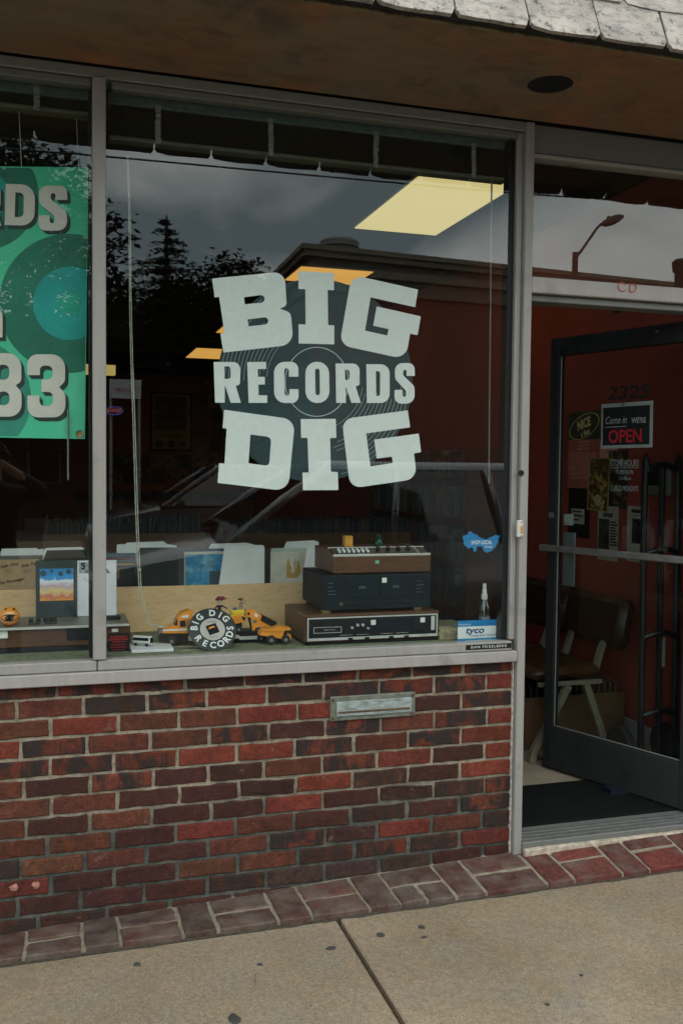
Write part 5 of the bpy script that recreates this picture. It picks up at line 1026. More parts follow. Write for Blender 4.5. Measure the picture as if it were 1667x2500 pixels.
# shelves along the right wall
sh = thing('media_shelf', 'tall dark shelf of discs and books along the red wall', 'shelf', (2.9, 3.8, 0))
y0, y1 = 2.75, 4.9
for y in (y0, (y0 + y1)/2, y1): MB().box((2.74, y - .012, 0), (RW - .016, y + .012, 1.62)).build('upright', WALNUT, sh)
for k, z in enumerate((.08, .45, .78, 1.10, 1.40)):
    s_o = MB().box((2.745, y0 + .013, z), (RW - .017, y1 - .013, z + .02)).build('shelf_board', WALNUT, sh); m = MB(); y = y0 + .03
    while y < y1 - .05:
        w = ru(.010, .035); hgt = ru(.14, .25) * (1 if z < 1.35 else .8); m.cur = random.randrange(6)
        if rnd() > .08: m.box((2.76 + ru(0, .03), y, z + .0205), (2.98, y + w, z + .02 + hgt))
        y += w + .002
    tag(m.build('row_of_cases', SPINE, s_o), kind='stuff')
# back wall
a, b = onY(367, 1101, BW - .03), onY(470, 960, BW - .03); po = thing('framed_poster', 'large framed band poster on the rust coloured back wall', 'poster', ((a.x+b.x)/2, BW - .02, a.z))
MB().box((a.x, BW - .03, a.z), (b.x, BW - .002, b.z), .004).build('frame', BLACK, po); w, h = b.x - a.x, b.z - a.z
MB().box((a.x + w*.05, BW - .034, a.z + h*.035), (b.x - w*.05, BW - .0305, b.z - h*.035)).build('paper', pbr('poster_paper', (.40, .31, .16), .5), po)
MB().box((a.x + w*.12, BW - .037, a.z + h*.36), (b.x - w*.14, BW - .0345, b.z - h*.07)).build('photograph', mat_picture('poster_photo', [(.02, .018, .016), (.08, .06, .04)], 4), po)
ptext(MB(), 'NEW ORDER', ((a.x+b.x)/2, BW - .0365, a.z + h*.25), h*.055, bold=.02, ext=.0005).build('lettering', DARK, po)
for u in (.15, .43, .70): MB().box((a.x + w*u, BW - .037, a.z + h*.08), (a.x + w*(u + .15), BW - .0345, a.z + h*.18)).build('small_picture', mat_picture('poster_thumb', [(.03, .028, .025), (.10, .08, .05)], 12), po)
COV = [mat_picture('cover_%d' % i, c, 14) for i, c in enumerate((((.02, .05, .045), (.05, .09, .08)), ((.30, .22, .11), (.10, .06, .04)), ((.05, .05, .055), (.25, .20, .16)), ((.34, .27, .17), (.08, .07, .06)), ((.10, .03, .02), (.03, .03, .03))))]
n_ = 0
for i, px in enumerate((476, 511, 546, 581)):
    for j, py in enumerate((961, 998, 1034, 1070, 1106, 1142)):
        if px > 520 and j < 2: continue
        a, b = onY(px, py + 33, BW - .01), onY(px + 31, py, BW - .01); tag(MB().box((a.x, BW - .012, a.z), (b.x, BW - .002, b.z)).build('record_cover', COV[(i*3 + j*2) % 5]), 'small record cover pinned in the grid on the back wall', 'record cover', 'record covers pinned on the back wall')
for i in range(6):
    for j in range(2):
        px, py = 268 + 34*i, 1110 + 36*j
        a, b = onY(px, py + 33, BW - .01), onY(px + 31, py, BW - .01); tag(MB().box((a.x, BW - .012, a.z), (b.x, BW - .002, b.z)).build('record_cover', COV[(i*2 + j*3) % 5]), 'small record cover pinned in the grid on the back wall', 'record cover', 'record covers pinned on the back wall')
# fluorescent strip far back, left of the mullion
a, b = onY(170, 912, 8.8), onY(282, 893, 8.8); fl = thing('strip_light', 'small yellow strip light at the back seen beside the mullion', 'ceiling light', ((a.x+b.x)/2, 8.8, ZC - .06))
MB().box((a.x, 8.72, a.z), (b.x, 8.88, b.z), .004).build('housing', mat_lamp('strip_diffuser', (1.0, .72, .20), .42), fl); MB().box((a.x + .1, 8.78, b.z + .001), (a.x + .14, 8.82, ZC - .001)).build('bracket', STEEL, fl); MB().box((b.x - .14, 8.78, b.z + .001), (b.x - .1, 8.82, ZC - .001)).build('bracket', STEEL, fl)
# ------------------------------------------------------------------ the open glass door
dF, dH = Vector((2.300, .795, 0)), Vector((2.585, .040, 0)); dU = (dH - dF); DW = dU.length; dU.normalize(); dV = Vector((0, 0, 1)); dN = dU.cross(dV)
MD = frame_mat(dF, dU, dV)                      # u from the free edge to the hinge, v up, n towards the street
def on_door(px, py, n=0.0):
    d = ray(px, py); P0 = dF + dN * n; t = (P0 - CAM).dot(dN) / d.dot(dN); p = CAM + d * t - dF; return p.dot(dU), p.z
door = thing('glass_door', 'dark framed glass shop door standing open into the red entry', 'door', dF)
DFR = mat_frame('dark_bronze_frame', (.022, .027, .028)); DFK = mat_frame('scuffed_kick_rail', (.026, .032, .032))
db_ = lambda n, a, b, m, bev=.003: MB(MD).box(a, b, bev).build(n, m, door)
ZD0, ZD1 = .012, 2.095
db_('stile', (0, ZD0, -.022), (.055, ZD1, .022), DFR); db_('stile', (DW - .06, ZD0, -.022), (DW, ZD1, .022), DFR)
db_('top_rail', (.056, ZD1 - .085, -.021), (DW - .061, ZD1, .021), DFR); db_('bottom_rail', (.056, ZD0, -.021), (DW - .061, .215, .021), DFK)
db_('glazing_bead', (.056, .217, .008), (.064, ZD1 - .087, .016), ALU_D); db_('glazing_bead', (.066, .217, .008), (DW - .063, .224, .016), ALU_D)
m = MB(MD); m.quad((.056, .216, .004), (DW - .061, .216, .004), (DW - .061, ZD1 - .086, .004), (.056, ZD1 - .086, .004)); m.cur = 1; m.quad((.056, .216, -.003), (DW - .061, .216, -.003), (DW - .061, ZD1 - .086, -.003), (.056, ZD1 - .086, -.003)); m.build('pane', [GLASS_D, CLEAR], door)
zbar = on_door(1340, 1338, .05)[1]
pbm = MB(MD).box((-.02, zbar - .016, .045), (DW - .01, zbar + .016, .058), .004).build('push_bar', STEEL, door)
for u in (-.012, DW - .05): MB(MD).box((u, zbar - .014, .0225), (u + .03, zbar + .014, .0448), .002).build('bracket', STEEL, pbm)
u0, z0 = on_door(1376, 1428, -.02); u1, z1 = on_door(1407, 1301, -.02); MB(MD).box((max(.066, u0), z0, -.016), (u1, z1, -.006), .002).build('pull_plate', pbr('pull_plate', (.20, .25, .26), .45, .6), door)
lkz = on_door(1350, 1258, .02)[1]; MB(MD).lathe([(.015, .0), (.014, .010), (.0, .011)], (.028, lkz, .0225), 'Z', 16).build('lock_cylinder', STEEL, door)
def dtext(s, q0, q1, mt, n=.0055, **k):
    a, b = on_door(*q0, n), on_door(*q1, n); h = abs(b[1] - a[1]); w = b[0] - a[0]
    v, f = text_mesh(s, size=1, **k); xs_ = [p[0] for p in v]; ys_ = [p[1] for p in v]; W_, H_ = max(xs_) - min(xs_), max(ys_) - min(ys_)
    MB(MD).add([((x - min(xs_)) / W_ * w + a[0], (y - min(ys_)) / H_ * h + min(a[1], b[1]), n + z * 1e-3) for x, y, z in v], f).build('lettering', mt, door)
Z7 = lambda x, y: (1240 + x / 3.672, 900 + y / 3.672)
PALEP = pbr('pale_vinyl', (.19, .25, .25), .6, var=.1)
dtext('2325', Z7(880, 285), Z7(1275, 135), BLACK, bold=.02, shear=.15)
dtext('STORE HOURS', Z7(915, 875), Z7(1168, 815), PALEP, bold=.0); dtext('TUES-SUN', Z7(965, 945), Z7(1118, 908), PALEP); dtext('12-8pm', Z7(995, 1005), Z7(1100, 968), PALEP); dtext('CLOSED MONDAYS', Z7(915, 1095), Z7(1163, 1052), PALEP)
a, b = on_door(*Z7(915, 888), .0055), on_door(*Z7(1168, 884), .0055); MB(MD).box((a[0], a[1] - .001, .005), (b[0], a[1] + .001, .0056)).build('underline', PALEP, door)
# OPEN sign
n_s = .012; A_, B_ = on_door(*Z7(832, 718), n_s), on_door(*Z7(1302, 292), n_s); so = thing('open_sign', 'black Come in WE\'RE OPEN sign with pale border on the door glass', 'sign', MD @ Vector((A_[0], A_[1], n_s)))
w, h = B_[0] - A_[0], B_[1] - A_[1]
MSg = MD @ Matrix.Translation((A_[0], A_[1], n_s)) @ Matrix.Rotation(math.radians(.6), 4, 'Z')
MB(MSg).box((0, 0, 0), (w, h, .002)).build('board', pbr('pale_border', (.20, .25, .24), .5), so); MB(MSg).box((w*.035, h*.07, .0021), (w*.945, h*.915, .0026)).build('black_field', BLACK, so)
def stext(s, u, v, size, mt, **k): put_text(MB(), s, MSg @ Matrix.Translation((w*u, h*v, .0029)), size=size, ext=.0002, **k).build('lettering', mt, so)
WSG = pbr('sign_white', (.25, .28, .28), .5); stext('Come in', .29, .62, h*.24, pbr('sign_grey', (.24, .28, .28), .5), shear=.3, sx=.68); stext("WE'RE", .74, .59, h*.165, WSG, bold=.02, sx=.78); stext('OPEN', .48, .25, h*.40, pbr('sign_red', (.30, .012, .016), .5), bold=.02, sx=.86)
MB(MSg).box((w*.08, h*.47, .0028), (w*.50, h*.485, .0032)).build('underline', WSG, so); MB(MSg).lathe([(.010, -.002), (.009, .004), (.0, .006)], (w*.45, h*.97, .002), 'Z', 12).build('suction_cup', STEEL, so)
a, b = on_door(*Z7(497, 1400), .006), on_door(*Z7(585, 1305), .006); cs_ = thing('card_sticker', 'small white payment card sticker by the door edge', 'sticker', MD @ Vector((a[0], a[1], .006)))
MB(MD).box((max(.067, a[0]), a[1], .0052), (b[0], b[1], .0058)).build('paper', pbr('sticker_paper', (.20, .26, .26), .5), cs_)
for k, cc in enumerate(((.05, .12, .10), (.28, .03, .03), (.03, .08, .25), (.06, .10, .14))): MB(MD).box((max(.067, a[0]) + .002 + .0075*k, a[1] + .004, .0059), (max(.067, a[0]) + .0075*k + .0075, a[1] + .011, .0063)).build('card_logo', pbr('logo_%d' % k, cc, .5), cs_)
# door closer arm under the transom
Z6 = lambda x, y: (1240 + x / 3.672, 300 + y / 3.672)
a, b = onY(*Z6(985, 1640), .09), onY(*Z6(1490, 1665), .09); dc = thing('door_closer', 'pale metal closer arm under the transom bar', 'door closer', a)
MB().box((a.x, .085, a.z - .004), (b.x, .10, a.z + .005), .002).build('arm', STEEL, dc); MB().box((a.x - .006, .085, a.z - .008), (a.x + .014, .11, 2.1075), .002).build('bracket', DFR, dc); MB().box((b.x - .02, .10, a.z - .010), (b.x + .16, .15, a.z + .03), .003).build('body', DFR, dc)

# ------------------------------------------------------------------ posters on the red wall
def wall_sheet(name, label, q0, q1, mt, n=.003, rot=0, cat='poster'):
    x = RW - n; A = onX(*Z7(*q0), x); Bc = onX(*Z7(*q1), x); w, h = abs(Bc.y - A.y), Bc.z - A.z
    t = thing(name, label, cat, A); M_ = frame_mat(A, (0, -1, 0), (0, 0, 1)) @ Matrix.Rotation(math.radians(rot), 4, 'Z'); MB(M_).box((0, 0, 0), (w, h, .001)).build('paper', mt, t); return t, M_, w, h
def wtext(t, M_, s, u, v, size, mt, **k): put_text(MB(), s, M_ @ Matrix.Translation((u, v, .0016)), size=size, ext=.0002, **k).build('lettering', mt, t)
YOL = pbr('poster_yellow', (.75, .68, .32), .6); RDP = pbr('poster_red', (.42, .13, .10), .6, var=.2); INK = pbr('poster_ink', (.015, .015, .015), .6); PKP = pbr('poster_pale_red', (.72, .34, .28), .6)
t, M_, w, h = wall_sheet('poster', 'red NICE a fest concert poster with a yellow oval title', (530, 1068), (828, 362), RDP)
MB(M_).box((.001, h*.63, .0011), (w - .001, h - .002, .0013)).build('green_field', pbr('poster_green', (.045, .06, .045), .6), t)
ov = [(w*.5 + w*.47*math.cos(a_*.2094), h*.80 + h*.155*math.sin(a_*.2094) + w*.09*math.cos(a_*.2094)) for a_ in range(30)]; ov2 = [(w*.5 + (x - w*.5)*.95, h*.8 + (y - h*.8)*.95) for x, y in ov]
v, f = poly_fill([ov, ov2], .0002); MB(M_ @ Matrix.Translation((0, 0, .0016))).add(v, f).build('oval', YOL, t)
wtext(t, M_ @ Matrix.Translation((w*.5, h*.83, 0)) @ Matrix.Rotation(.2, 4, 'Z'), 'NICE', 0, 0, h*.16, YOL, bold=.045, sx=.9); wtext(t, M_ @ Matrix.Translation((w*.55, h*.715, 0)) @ Matrix.Rotation(.2, 4, 'Z'), 'a fest', 0, 0, h*.10, YOL, bold=.03)
for k, s in enumerate(('KARATE I SWIRLIES', 'GUERILLA TOSS', 'FRANCES FOREVER')): wtext(t, M_, s, w*.5, h*(.60 - .045*k), h*.045, PKP, bold=.01, sx=.75)
for k in range(22): MB(M_).box((w*.04, h*(.46 - .016*k), .0011), (w*ru(.8, .97), h*(.466 - .016*k), .0014)).build('text_line', PKP, t)
t, M_, w, h = wall_sheet('poster', 'pale red sheet of paper under the open sign', (795, 800), (985, 640), PKP, .0025)
t, M_, w, h = wall_sheet('poster', 'tilted gold and black illustrated poster with a pale egg shape', (705, 1262), (905, 790), pbr('gold_border', (.45, .34, .14), .6), .006, -2)
MB(M_).box((w*.05, h*.02, .0011), (w*.95, h*.98, .0014)).build('illustration', mat_picture('gold_art', [(.03, .02, .015), (.62, .42, .14), (.18, .10, .03)], 22), t)
eg = [(w*.5 + w*.17*math.cos(k*.314), h*.20 + h*.11*math.sin(k*.314)) for k in range(20)]; v, f = poly_fill([eg], .0002); MB(M_ @ Matrix.Translation((0, 0, .0018))).add(v, f).build('egg_panel', pbr('egg_pale', (.50, .44, .26), .6), t)
t, M_, w, h = wall_sheet('poster', 'dark poster showing bare branches behind the store hours lettering', (890, 1248), (1075, 730), mat_picture('branch_art', [(.03, .028, .025), (.24, .20, .13), (.05, .04, .03)], 16), .0028)
t, M_, w, h = wall_sheet('poster', 'black and white EXPRESS flyer with a standing figure', (797, 1705), (990, 1240), pbr('flyer_paper', (.45, .44, .38), .6), .004)
wtext(t, M_, 'EXPRESS', w*.5, h*.83, h*.10, INK, bold=.04, sx=.85); MB(M_).box((w*.04, h*.2, .0011), (w*.58, h*.76, .0014)).build('photograph', mat_picture('flyer_photo', [(.05, .05, .05), (.015, .015, .015), (.09, .09, .09)], 14), t)
for k in range(9): MB(M_).box((w*.62, h*(.70 - .052*k), .0011), (w*ru(.85, .97), h*(.73 - .052*k), .0014)).build('text_line', INK, t)
t, M_, w, h = wall_sheet('poster', 'pale flyer with a dark photograph beside the hand truck', (1058, 1720), (1255, 1240), pbr('flyer_paper2', (.45, .44, .40), .6), .0035)
MB(M_).box((w*.25, h*.33, .0011), (w*.85, h*.78, .0014)).build('photograph', mat_picture('flyer_photo2', [(.03, .03, .03), (.10, .10, .10), (.015, .015, .015)], 18), t); MB(M_).box((w*.2, h*.88, .0011), (w*.9, h*.94, .0014)).build('text_line', INK, t); MB(M_).box((w*.08, h*.825, .0011), (w*.95, h*.835, .0014)).build('text_line', INK, t)
t, M_, w, h = wall_sheet('poster', 'black poster low on the red wall near the door edge', (535, 1500), (735, 1075), pbr('black_poster', (.012, .014, .015), .5), .0022)
t, M_, w, h = wall_sheet('notice', 'small white typed notice on the black poster', (562, 1385), (682, 1262), pbr('notice_paper', (.45, .45, .40), .6), .005, cat='notice')
for k in range(3): MB(M_).box((w*.08, h*(.78 - .28*k), .0011), (w*(.8, .92, .6)[k], h*(.88 - .28*k), .0014)).build('text_line', INK, t)
# wall terminal
x = RW - .002; A = onX(*Z7(1258, 1130), x); Bc = onX(*Z7(1490, 850), x); w, h = abs(Bc.y - A.y), Bc.z - A.z; tm = thing('wall_terminal', 'grey wall terminal with dark screen and two green lights', 'terminal', A); M_ = frame_mat(A, (0, -1, 0), (0, 0, 1))
MB(M_).box((0, 0, 0), (w, h, .03), .008).build('housing', pbr('grey_plastic', (.20, .21, .18), .5), tm); MB(M_).box((w*.1, h*.3, .0302), (w*.8, h*.86, .032)).build('screen', pbr('dark_screen', (.008, .010, .012), .15), tm)
for u in (.28, .60): MB(M_).sphere((w*u, h*.94, .031), .004, 8, 6).build('indicator', mat_lamp('green_led', (.05, 1.0, .35), .8) if 'green_led' not in MATS else MATS['green_led'], tm)

# ------------------------------------------------------------------ entry floor: mat, chairs, carton, hand truck
tag(MB().box((xj2 + .02, .105, -.0035), (XD - .02, .548, .008), .003).build('door_mat', pbr('black_mat', (.010, .012, .012), .95, spec=.05, var=.4, scale=140, bump=.9, bscale=180)), 'black ribbed mat just inside the doorway', 'mat')
pw = [onZ(*(1240 + x / 3.222, 1350 + y / 3.222), .012) for x, y in ((800, 1850), (1150, 2000))]
tag(MB().prism([(0, .0), (.16, .0), (.16, .004), (0, .022)], -.035, .035, 'Y').build('door_wedge', pbr('blue_rubber', (.004, .008, .02), .6), local=True), 'dark blue wedge on the mat under the door', 'door wedge').location = (2.37, .36, .0082)
C8 = lambda x, y: (1240 + x / 3.222, 1350 + y / 3.222)
CRM = pbr('cream_enamel', (.20, .19, .135), .45, var=.2, scale=30); LEA = pbr('brown_leather', (.062, .028, .011), .38, var=.35, scale=14, bump=.15, bscale=90); LEAD = pbr('dark_leather', (.022, .013, .009), .45, var=.3, scale=14)
fF = onZ(*C8(200, 1655), 0); yc = fF.y + .01; xf = fF.x; xr = onY(*C8(790, 1560), yc).x
zr = onY(*C8(500, 1045), yc).z; zs_t = onY(*C8(600, 905), yc).z; sx0, sx1 = onY(*C8(215, 1000), yc).x, onY(*C8(770, 950), yc).x
ch = thing('tandem_chairs', 'row of brown cushioned waiting chairs on cream legs behind the door', 'chairs', (xf, yc, 0))
def flat_leg(nm, pts, y, par): 
    m = MB(); pts = [Vector((x, y, z)) for x, z in pts]
    for p0, p1 in zip(pts[:-1], pts[1:]):
        d = (p1 - p0).normalized(); s = Vector((d.z, 0, -d.x)) * .017
        m.add([p0 - s, p0 + s, p1 + s, p1 - s] + [q + Vector((0, .03, 0)) for q in (p0 - s, p0 + s, p1 + s, p1 - s)], [(0,1,2,3), (7,6,5,4), (0,4,5,1), (1,5,6,2), (2,6,7,3), (3,7,4,0)])
    m.build(nm, CRM, par)
for y in (yc, yc + 1.12):
    flat_leg('leg', [(xf, -.003), (xf + .01, .05), (xf + .20, zr)], y, ch); flat_leg('leg', [(xr, -.003), (xr - .01, .05), (onY(*C8(620, 1060), yc).x, zr)], y, ch)
    MB().box((xf + .03, y + .002, zr + .001), (sx1 - .02, y + .028, zr + .022), .002).build('seat_rail', CRM, ch)
    MB().box((xf + .04, y + .004, .03), (xr - .04, y + .024, .055)).build('foot_rail', CRM, ch)
for k in range(2):
    y = yc + .03 + .57 * k
    m = MB().box((sx0, y, zr + .024), (sx1, y + .55, zs_t), .03); m.build('seat_cushion', LEA, ch, auto=True)
    bz0, bz1 = zs_t + .075, onY(*C8(800, 330), yc + .3).z + .02
    mb_ = MB(Matrix.Translation((sx1 + .06, y, bz0)) @ Matrix.Rotation(math.radians(10), 4, 'Y')); mb_.box((0, -.01, 0), (.10, .56, bz1 - bz0), .035); mb_.build('back_cushion', LEAD, ch, auto=True)
    for yy in (.10, .42): MB().prism([(sx1 + .002, zs_t - .06), (sx1 + .034, zs_t - .06), (sx1 + .085, bz0 + .03), (sx1 + .06, bz0 + .03)], y + yy, y + yy + .03, 'Y').build('back_support', CRM, ch)
cb = thing('carton', 'brown cardboard carton of records under the waiting chairs', 'box', (2.62, 1.25, 0)); CARD = pbr('cardboard', (.115, .062, .028), .8, var=.12, scale=20)
x0, x1_, y0, y1 = 2.33, 2.93, 1.08, 1.46; zc2 = .27
for a_, b_ in (((x0, y0, 0), (x1_, y0 + .006, zc2)), ((x0, y1 - .006, 0), (x1_, y1, zc2)), ((x0, y0 + .007, 0), (x0 + .006, y1 - .007, zc2)), ((x1_ - .006, y0 + .007, 0), (x1_, y1 - .007, zc2))): MB().box(a_, b_).build('carton_wall', CARD, cb)
rr = thing('record_row', 'row of black record sleeves filling the carton', 'record sleeves', (2.62, 1.25, .002)); mm = MB(); x = x0 + .012
while x < x1_ - .03: mm.cur = 0; mm.box((x, y0 + .03, .002), (x + .006, y1 - .05, zc2 + .05)); mm.cur = 1; mm.box((x + .0065, y0 + .028, .002), (x + .0080, y1 - .05, zc2 + .052)); x += .034
mm.build('sleeves', [LEAD, pbr('sleeve_edge', (.22, .24, .22), .6)], rr)
ht = thing('hand_truck', 'black tubular hand truck standing behind the open door', 'hand truck', (2.83, .62, 0)); BT = pbr('black_tube', (.010, .013, .018), .4)
yb = .62; bars = [((1573, 1172), (1562, 1850)), ((1622, 1300), (1604, 1850)), ((1656, 1172), (1644, 1850))]
top = [onY(*b[0], yb + .02) for b in bars]; bot = [onY(*b[1], yb - .05) for b in bars]
for p in bot: p.z = .03
zt_h = top[0].z
MB().tube(smooth_path([bot[0], top[0], top[0] + Vector((.02, 0, .05)), (top[0] + top[2]) / 2 + Vector((0, 0, .075)), top[2] + Vector((-.02, 0, .05)), top[2], bot[2]], 5), .017, 8).build('frame_tube', BT, ht)
MB().tube([bot[1], (top[0] + top[2])/2 + Vector((0, 0, .07))], .016, 8).build('centre_tube', BT, ht)
for t_ in (.18, .45, .74): a, b = bot[0].lerp(top[0], t_), bot[2].lerp(top[2], t_); MB().tube(smooth_path([a, a.lerp(b, .5) + Vector((0, -.03, .03)), b], 5), .014, 8).build('cross_bar', BT, ht)
MB().box((bot[0].x - .05, yb - .26, .0), (bot[2].x + .05, yb - .05, .008), .002).build('toe_plate', BT, ht)
for x in (bot[0].x - .045, bot[2].x + .02): MB().lathe([(.05, 0), (.10, .002), (.105, .01), (.105, .035), (.10, .043), (.05, .045)], (x - .02, yb + .05, .1052), 'X', 22).build('wheel', RUBBER, ht, auto=True)
MB().box((bot[1].x + .004, yb - .063, .52), (bot[1].x + .018, yb - .058, .66)).build('paper_label', pbr('label_paper', (.28, .29, .24), .6), ht)

# ------------------------------------------------------------------ the street, seen in the glass
FOL = [pbr('foliage_%d' % i, c, .85, spec=.15, var=.3, scale=.8) for i, c in enumerate(((.030, .048, .020), (.022, .036, .018), (.040, .058, .022)))]; BARK = pbr('bark', (.05, .04, .032), .9, var=.3, scale=8, bump=.6, bscale=14); NEED = pbr('spruce_needles', (.016, .030, .020), .7, var=.3, scale=1)
def leaf_quad(m, c, s, tilt=1.0):
    a, b = ru(0, 2*math.pi), ru(-tilt, tilt); u = Vector((math.cos(a), math.sin(a), math.sin(b) * .7)).normalized() * s; w = u.cross(Vector((ru(-.6, .6), ru(-.6, .6), 1))).normalized() * s * .55
    m.add([c - u, c - w*.9 + u*.1, c + u, c + w*.9 + u*.1], [(0, 1, 2, 3)])
def leafy_tree(label, base, lobes, n, s, trunk=.22, group='trees across the street'):
    t = thing('leafy_tree', label, 'tree', base, group); B = Vector(base); m = MB(); vol = [l[1]*l[2]*l[3] for l in lobes]; tot = sum(vol)
    ctr = sum((Vector(l[0]) * v for l, v in zip(lobes, vol)), Vector()) / tot
    tm_ = MB().tube(smooth_path([B, B + Vector((.1, .05, ctr.z*.3)), Vector((ctr.x, ctr.y, B.z + ctr.z*.75))], 4), [trunk * (1 - .06*i) for i in range(9)], 9)
    for l in lobes: tm_.tube(smooth_path([Vector((ctr.x, ctr.y, B.z + ctr.z*.55)), (Vector(l[0]) + ctr)/2, Vector(l[0])], 3), [trunk*.45*(1 - .11*i) for i in range(7)], 6)
    tm_.build('trunk', BARK, t)
    for l, v in zip(lobes, vol):
        k = int(n * v / tot); tw = max(1, k // 15)
        for _ in range(tw):
            d = Vector((ru(-1, 1), ru(-1, 1), ru(-1, 1)))
            while d.length > 1 or d.length < .25: d = Vector((ru(-1, 1), ru(-1, 1), ru(-1, 1)))
            d = d * ru(.8, 1.06)
            c = Vector(l[0]) + Vector((d.x*l[1], d.y*l[2], d.z*l[3])); m.cur = random.choice((0, 0, 1, 1, 2))
            sg_ = .15 + .10 * rnd()
            for _ in range(15): leaf_quad(m, c + Vector((random.gauss(0, sg_), random.gauss(0, sg_), random.gauss(0, sg_ * .7))), s * ru(.6, 1.2))
    m.build('crown', FOL, t); return t
GZ = -.25
def RP(px, py, yv): return refl(px, py, yv)
def lobe(px, py, yv, rx, rz, ry=None): p = RP(px, py, yv); return (tuple(p), rx, ry or rx, rz)
b = RP(40, 1150, 24); leafy_tree('tall broad leafed tree with loose outer branches left of the spruce', (b.x, b.y, GZ), [lobe(60, 560, 24, 2.2, 2.4), lobe(-90, 480, 24, 2.4, 2.6), lobe(150, 760, 24, 2.0, 1.9), lobe(215, 590, 23.5, 1.15, 1.0), lobe(255, 700, 23.5, 1.1, 1.0), lobe(285, 560, 23.5, .35, .6), lobe(270, 800, 23.5, 1.2, 1.0), lobe(30, 900, 24, 2.4, 1.5), lobe(120, 420, 24, 1.3, .7), lobe(-40, 1000, 24, 3.0, 1.6)], 30000, .13)
b = RP(300, 1150, 27); leafy_tree('dense dark tree between broad tree and spruce', (b.x, b.y, GZ), [lobe(300, 830, 27, 1.9, 1.6), lobe(280, 960, 27, 2.2, 1.4), lobe(350, 900, 26.5, 1.7, 1.7)], 17000, .12)
b = RP(480, 1150, 26); leafy_tree('rounded dark tree right of the spruce', (b.x, b.y, GZ), [lobe(470, 770, 26, 1.5, 1.3), lobe(435, 800, 26, 1.3, 1.4), lobe(520, 900, 26, 1.9, 1.6), lobe(440, 930, 26, 1.7, 1.3)], 17000, .12)
b = RP(600, 1150, 25); leafy_tree('leafy tree beside the brick building', (b.x, b.y, GZ), [lobe(560, 700, 25, .8, 1.0), lobe(615, 690, 25, .7, .8), lobe(590, 740, 25, 1.1, 1.1), lobe(640, 860, 25, 1.6, 1.6), lobe(560, 860, 25, 1.4, 1.5), lobe(600, 980, 25, 1.8, 1.2)], 19000, .115)
# spruce
pt_ = RP(405, 525, 25.5); sb = Vector((pt_.x, pt_.y, GZ)); Hs = pt_.z - GZ
spr = thing('spruce_tree', 'tall ragged dark spruce with drooping branches across the street', 'tree', sb, 'trees across the street')
MB().tube([sb, sb + Vector((0, 0, Hs*.5)), sb + Vector((.03, 0, Hs - .2)), sb + Vector((.03, 0, Hs))], [.24, .15, .045, .015], 8).build('trunk', BARK, spr)
m = MB(); z = Hs - .15
while z > 1.2:
    fr_ = (Hs - z) / Hs; L0 = min(3.0, .07 + .72 * fr_ * Hs); nb = 6 if fr_ < .12 else 9
    for k in range(nb):
        a = ru(0, 2*math.pi); L_ = L0 * ru(.7, 1.12); d = Vector((math.cos(a), math.sin(a), 0)); steps = max(5, int(L_ / .055))
        for i in range(steps):
            t_ = (i + 1) / steps; p = sb + Vector((0, 0, z)) + d * L_ * t_ + Vector((0, 0, .05*L_*t_ - .34*L_*t_*t_ + .16*L_*t_**4))
            for q in range(3): 
                s = .085 * (1.15 - .4*t_); side = d.cross(Vector((0, 0, 1))) * random.gauss(0, .05 + .09*(1 - t_)) ; leaf_quad(m, p + side + Vector((0, 0, -ru(0, .13))), s, .6)
    z -= .27 + .25 * fr_
m.build('crown', NEED, spr)
# unseen dark house added behind the trees to block the low sky
ho = thing('house', 'dark shingled house standing behind the street trees', 'house', (RP(330, 1150, 30).x, -33, GZ))
hx0, hx1 = RP(-500, 1000, 30).x, RP(640, 1000, 30).x
MB().box((hx0, -37, GZ), (hx1, -30, 4.6)).build('wall', pbr('brown_shingles', (.045, .035, .028), .9, var=.3, scale=4), ho)
MB().prism([(-37.4, 4.55), (-29.6, 4.55), (-33.5, 7.0)], hx0 - .3, hx1 + .3, 'X').build('roof', pbr('dark_roof', (.03, .03, .032), .9), ho)
for k in range(5):
    x = hx0 + 2 + k * (hx1 - hx0 - 4) / 4; wd = MB().box((x - .55, -30.04, .9), (x + .55, -29.94, 2.5)).build('window', pbr('house_window', (.12, .12, .11), .6), ho); MB().box((x - .45, -29.935, 1.0), (x + .45, -29.92, 2.4)).build('pane', pbr('house_pane', (.01, .012, .014), .1), wd)
# brick building opposite
C_ = RP(768, 606, 19.0); zt_b = C_.z
def at_height(px, py, z): p = onZ(px, py, z); return Vector((p.x, -p.y, p.z))
Pr, Ps = at_height(1667, 700, zt_b), at_height(692, 676, zt_b)
e1 = (Pr - C_); e1.z = 0; e1.normalize(); e2 = (Ps - C_); e2.z = 0; e2.normalize()
if e2.dot(e1) > .5 or e2.y > -.3: e2 = Vector((e1.y, -e1.x, 0)); e2 = e2 if e2.y < 0 else -e2
LB, LS = 34.0, 9.0
def mat_farbrick():
    m, N, L, B = nodes_of('far_brick'); bt = N.new('ShaderNodeTexBrick'); v = mapped(N, L, (1, 1, 1)); s = N.new('ShaderNodeSeparateXYZ'); L.new(v, s.inputs[0]); c = N.new('ShaderNodeCombineXYZ'); L.new(s.outputs['X'], c.inputs[0]); L.new(s.outputs['Z'], c.inputs[1]); L.new(c.outputs[0], bt.inputs['Vector'])
    bt.inputs['Scale'].default_value = 1; bt.inputs['Brick Width'].default_value = .21; bt.inputs['Row Height'].default_value = .07; bt.inputs['Mortar Size'].default_value = .008; bt.inputs['Color1'].default_value = (.15, .042, .026, 1); bt.inputs['Color2'].default_value = (.12, .036, .024, 1); bt.inputs['Mortar'].default_value = (.13, .09, .07, 1)
    L.new(bt.outputs['Color'], B.inputs['Base Color']); B.inputs['Roughness'].default_value = .9; return m
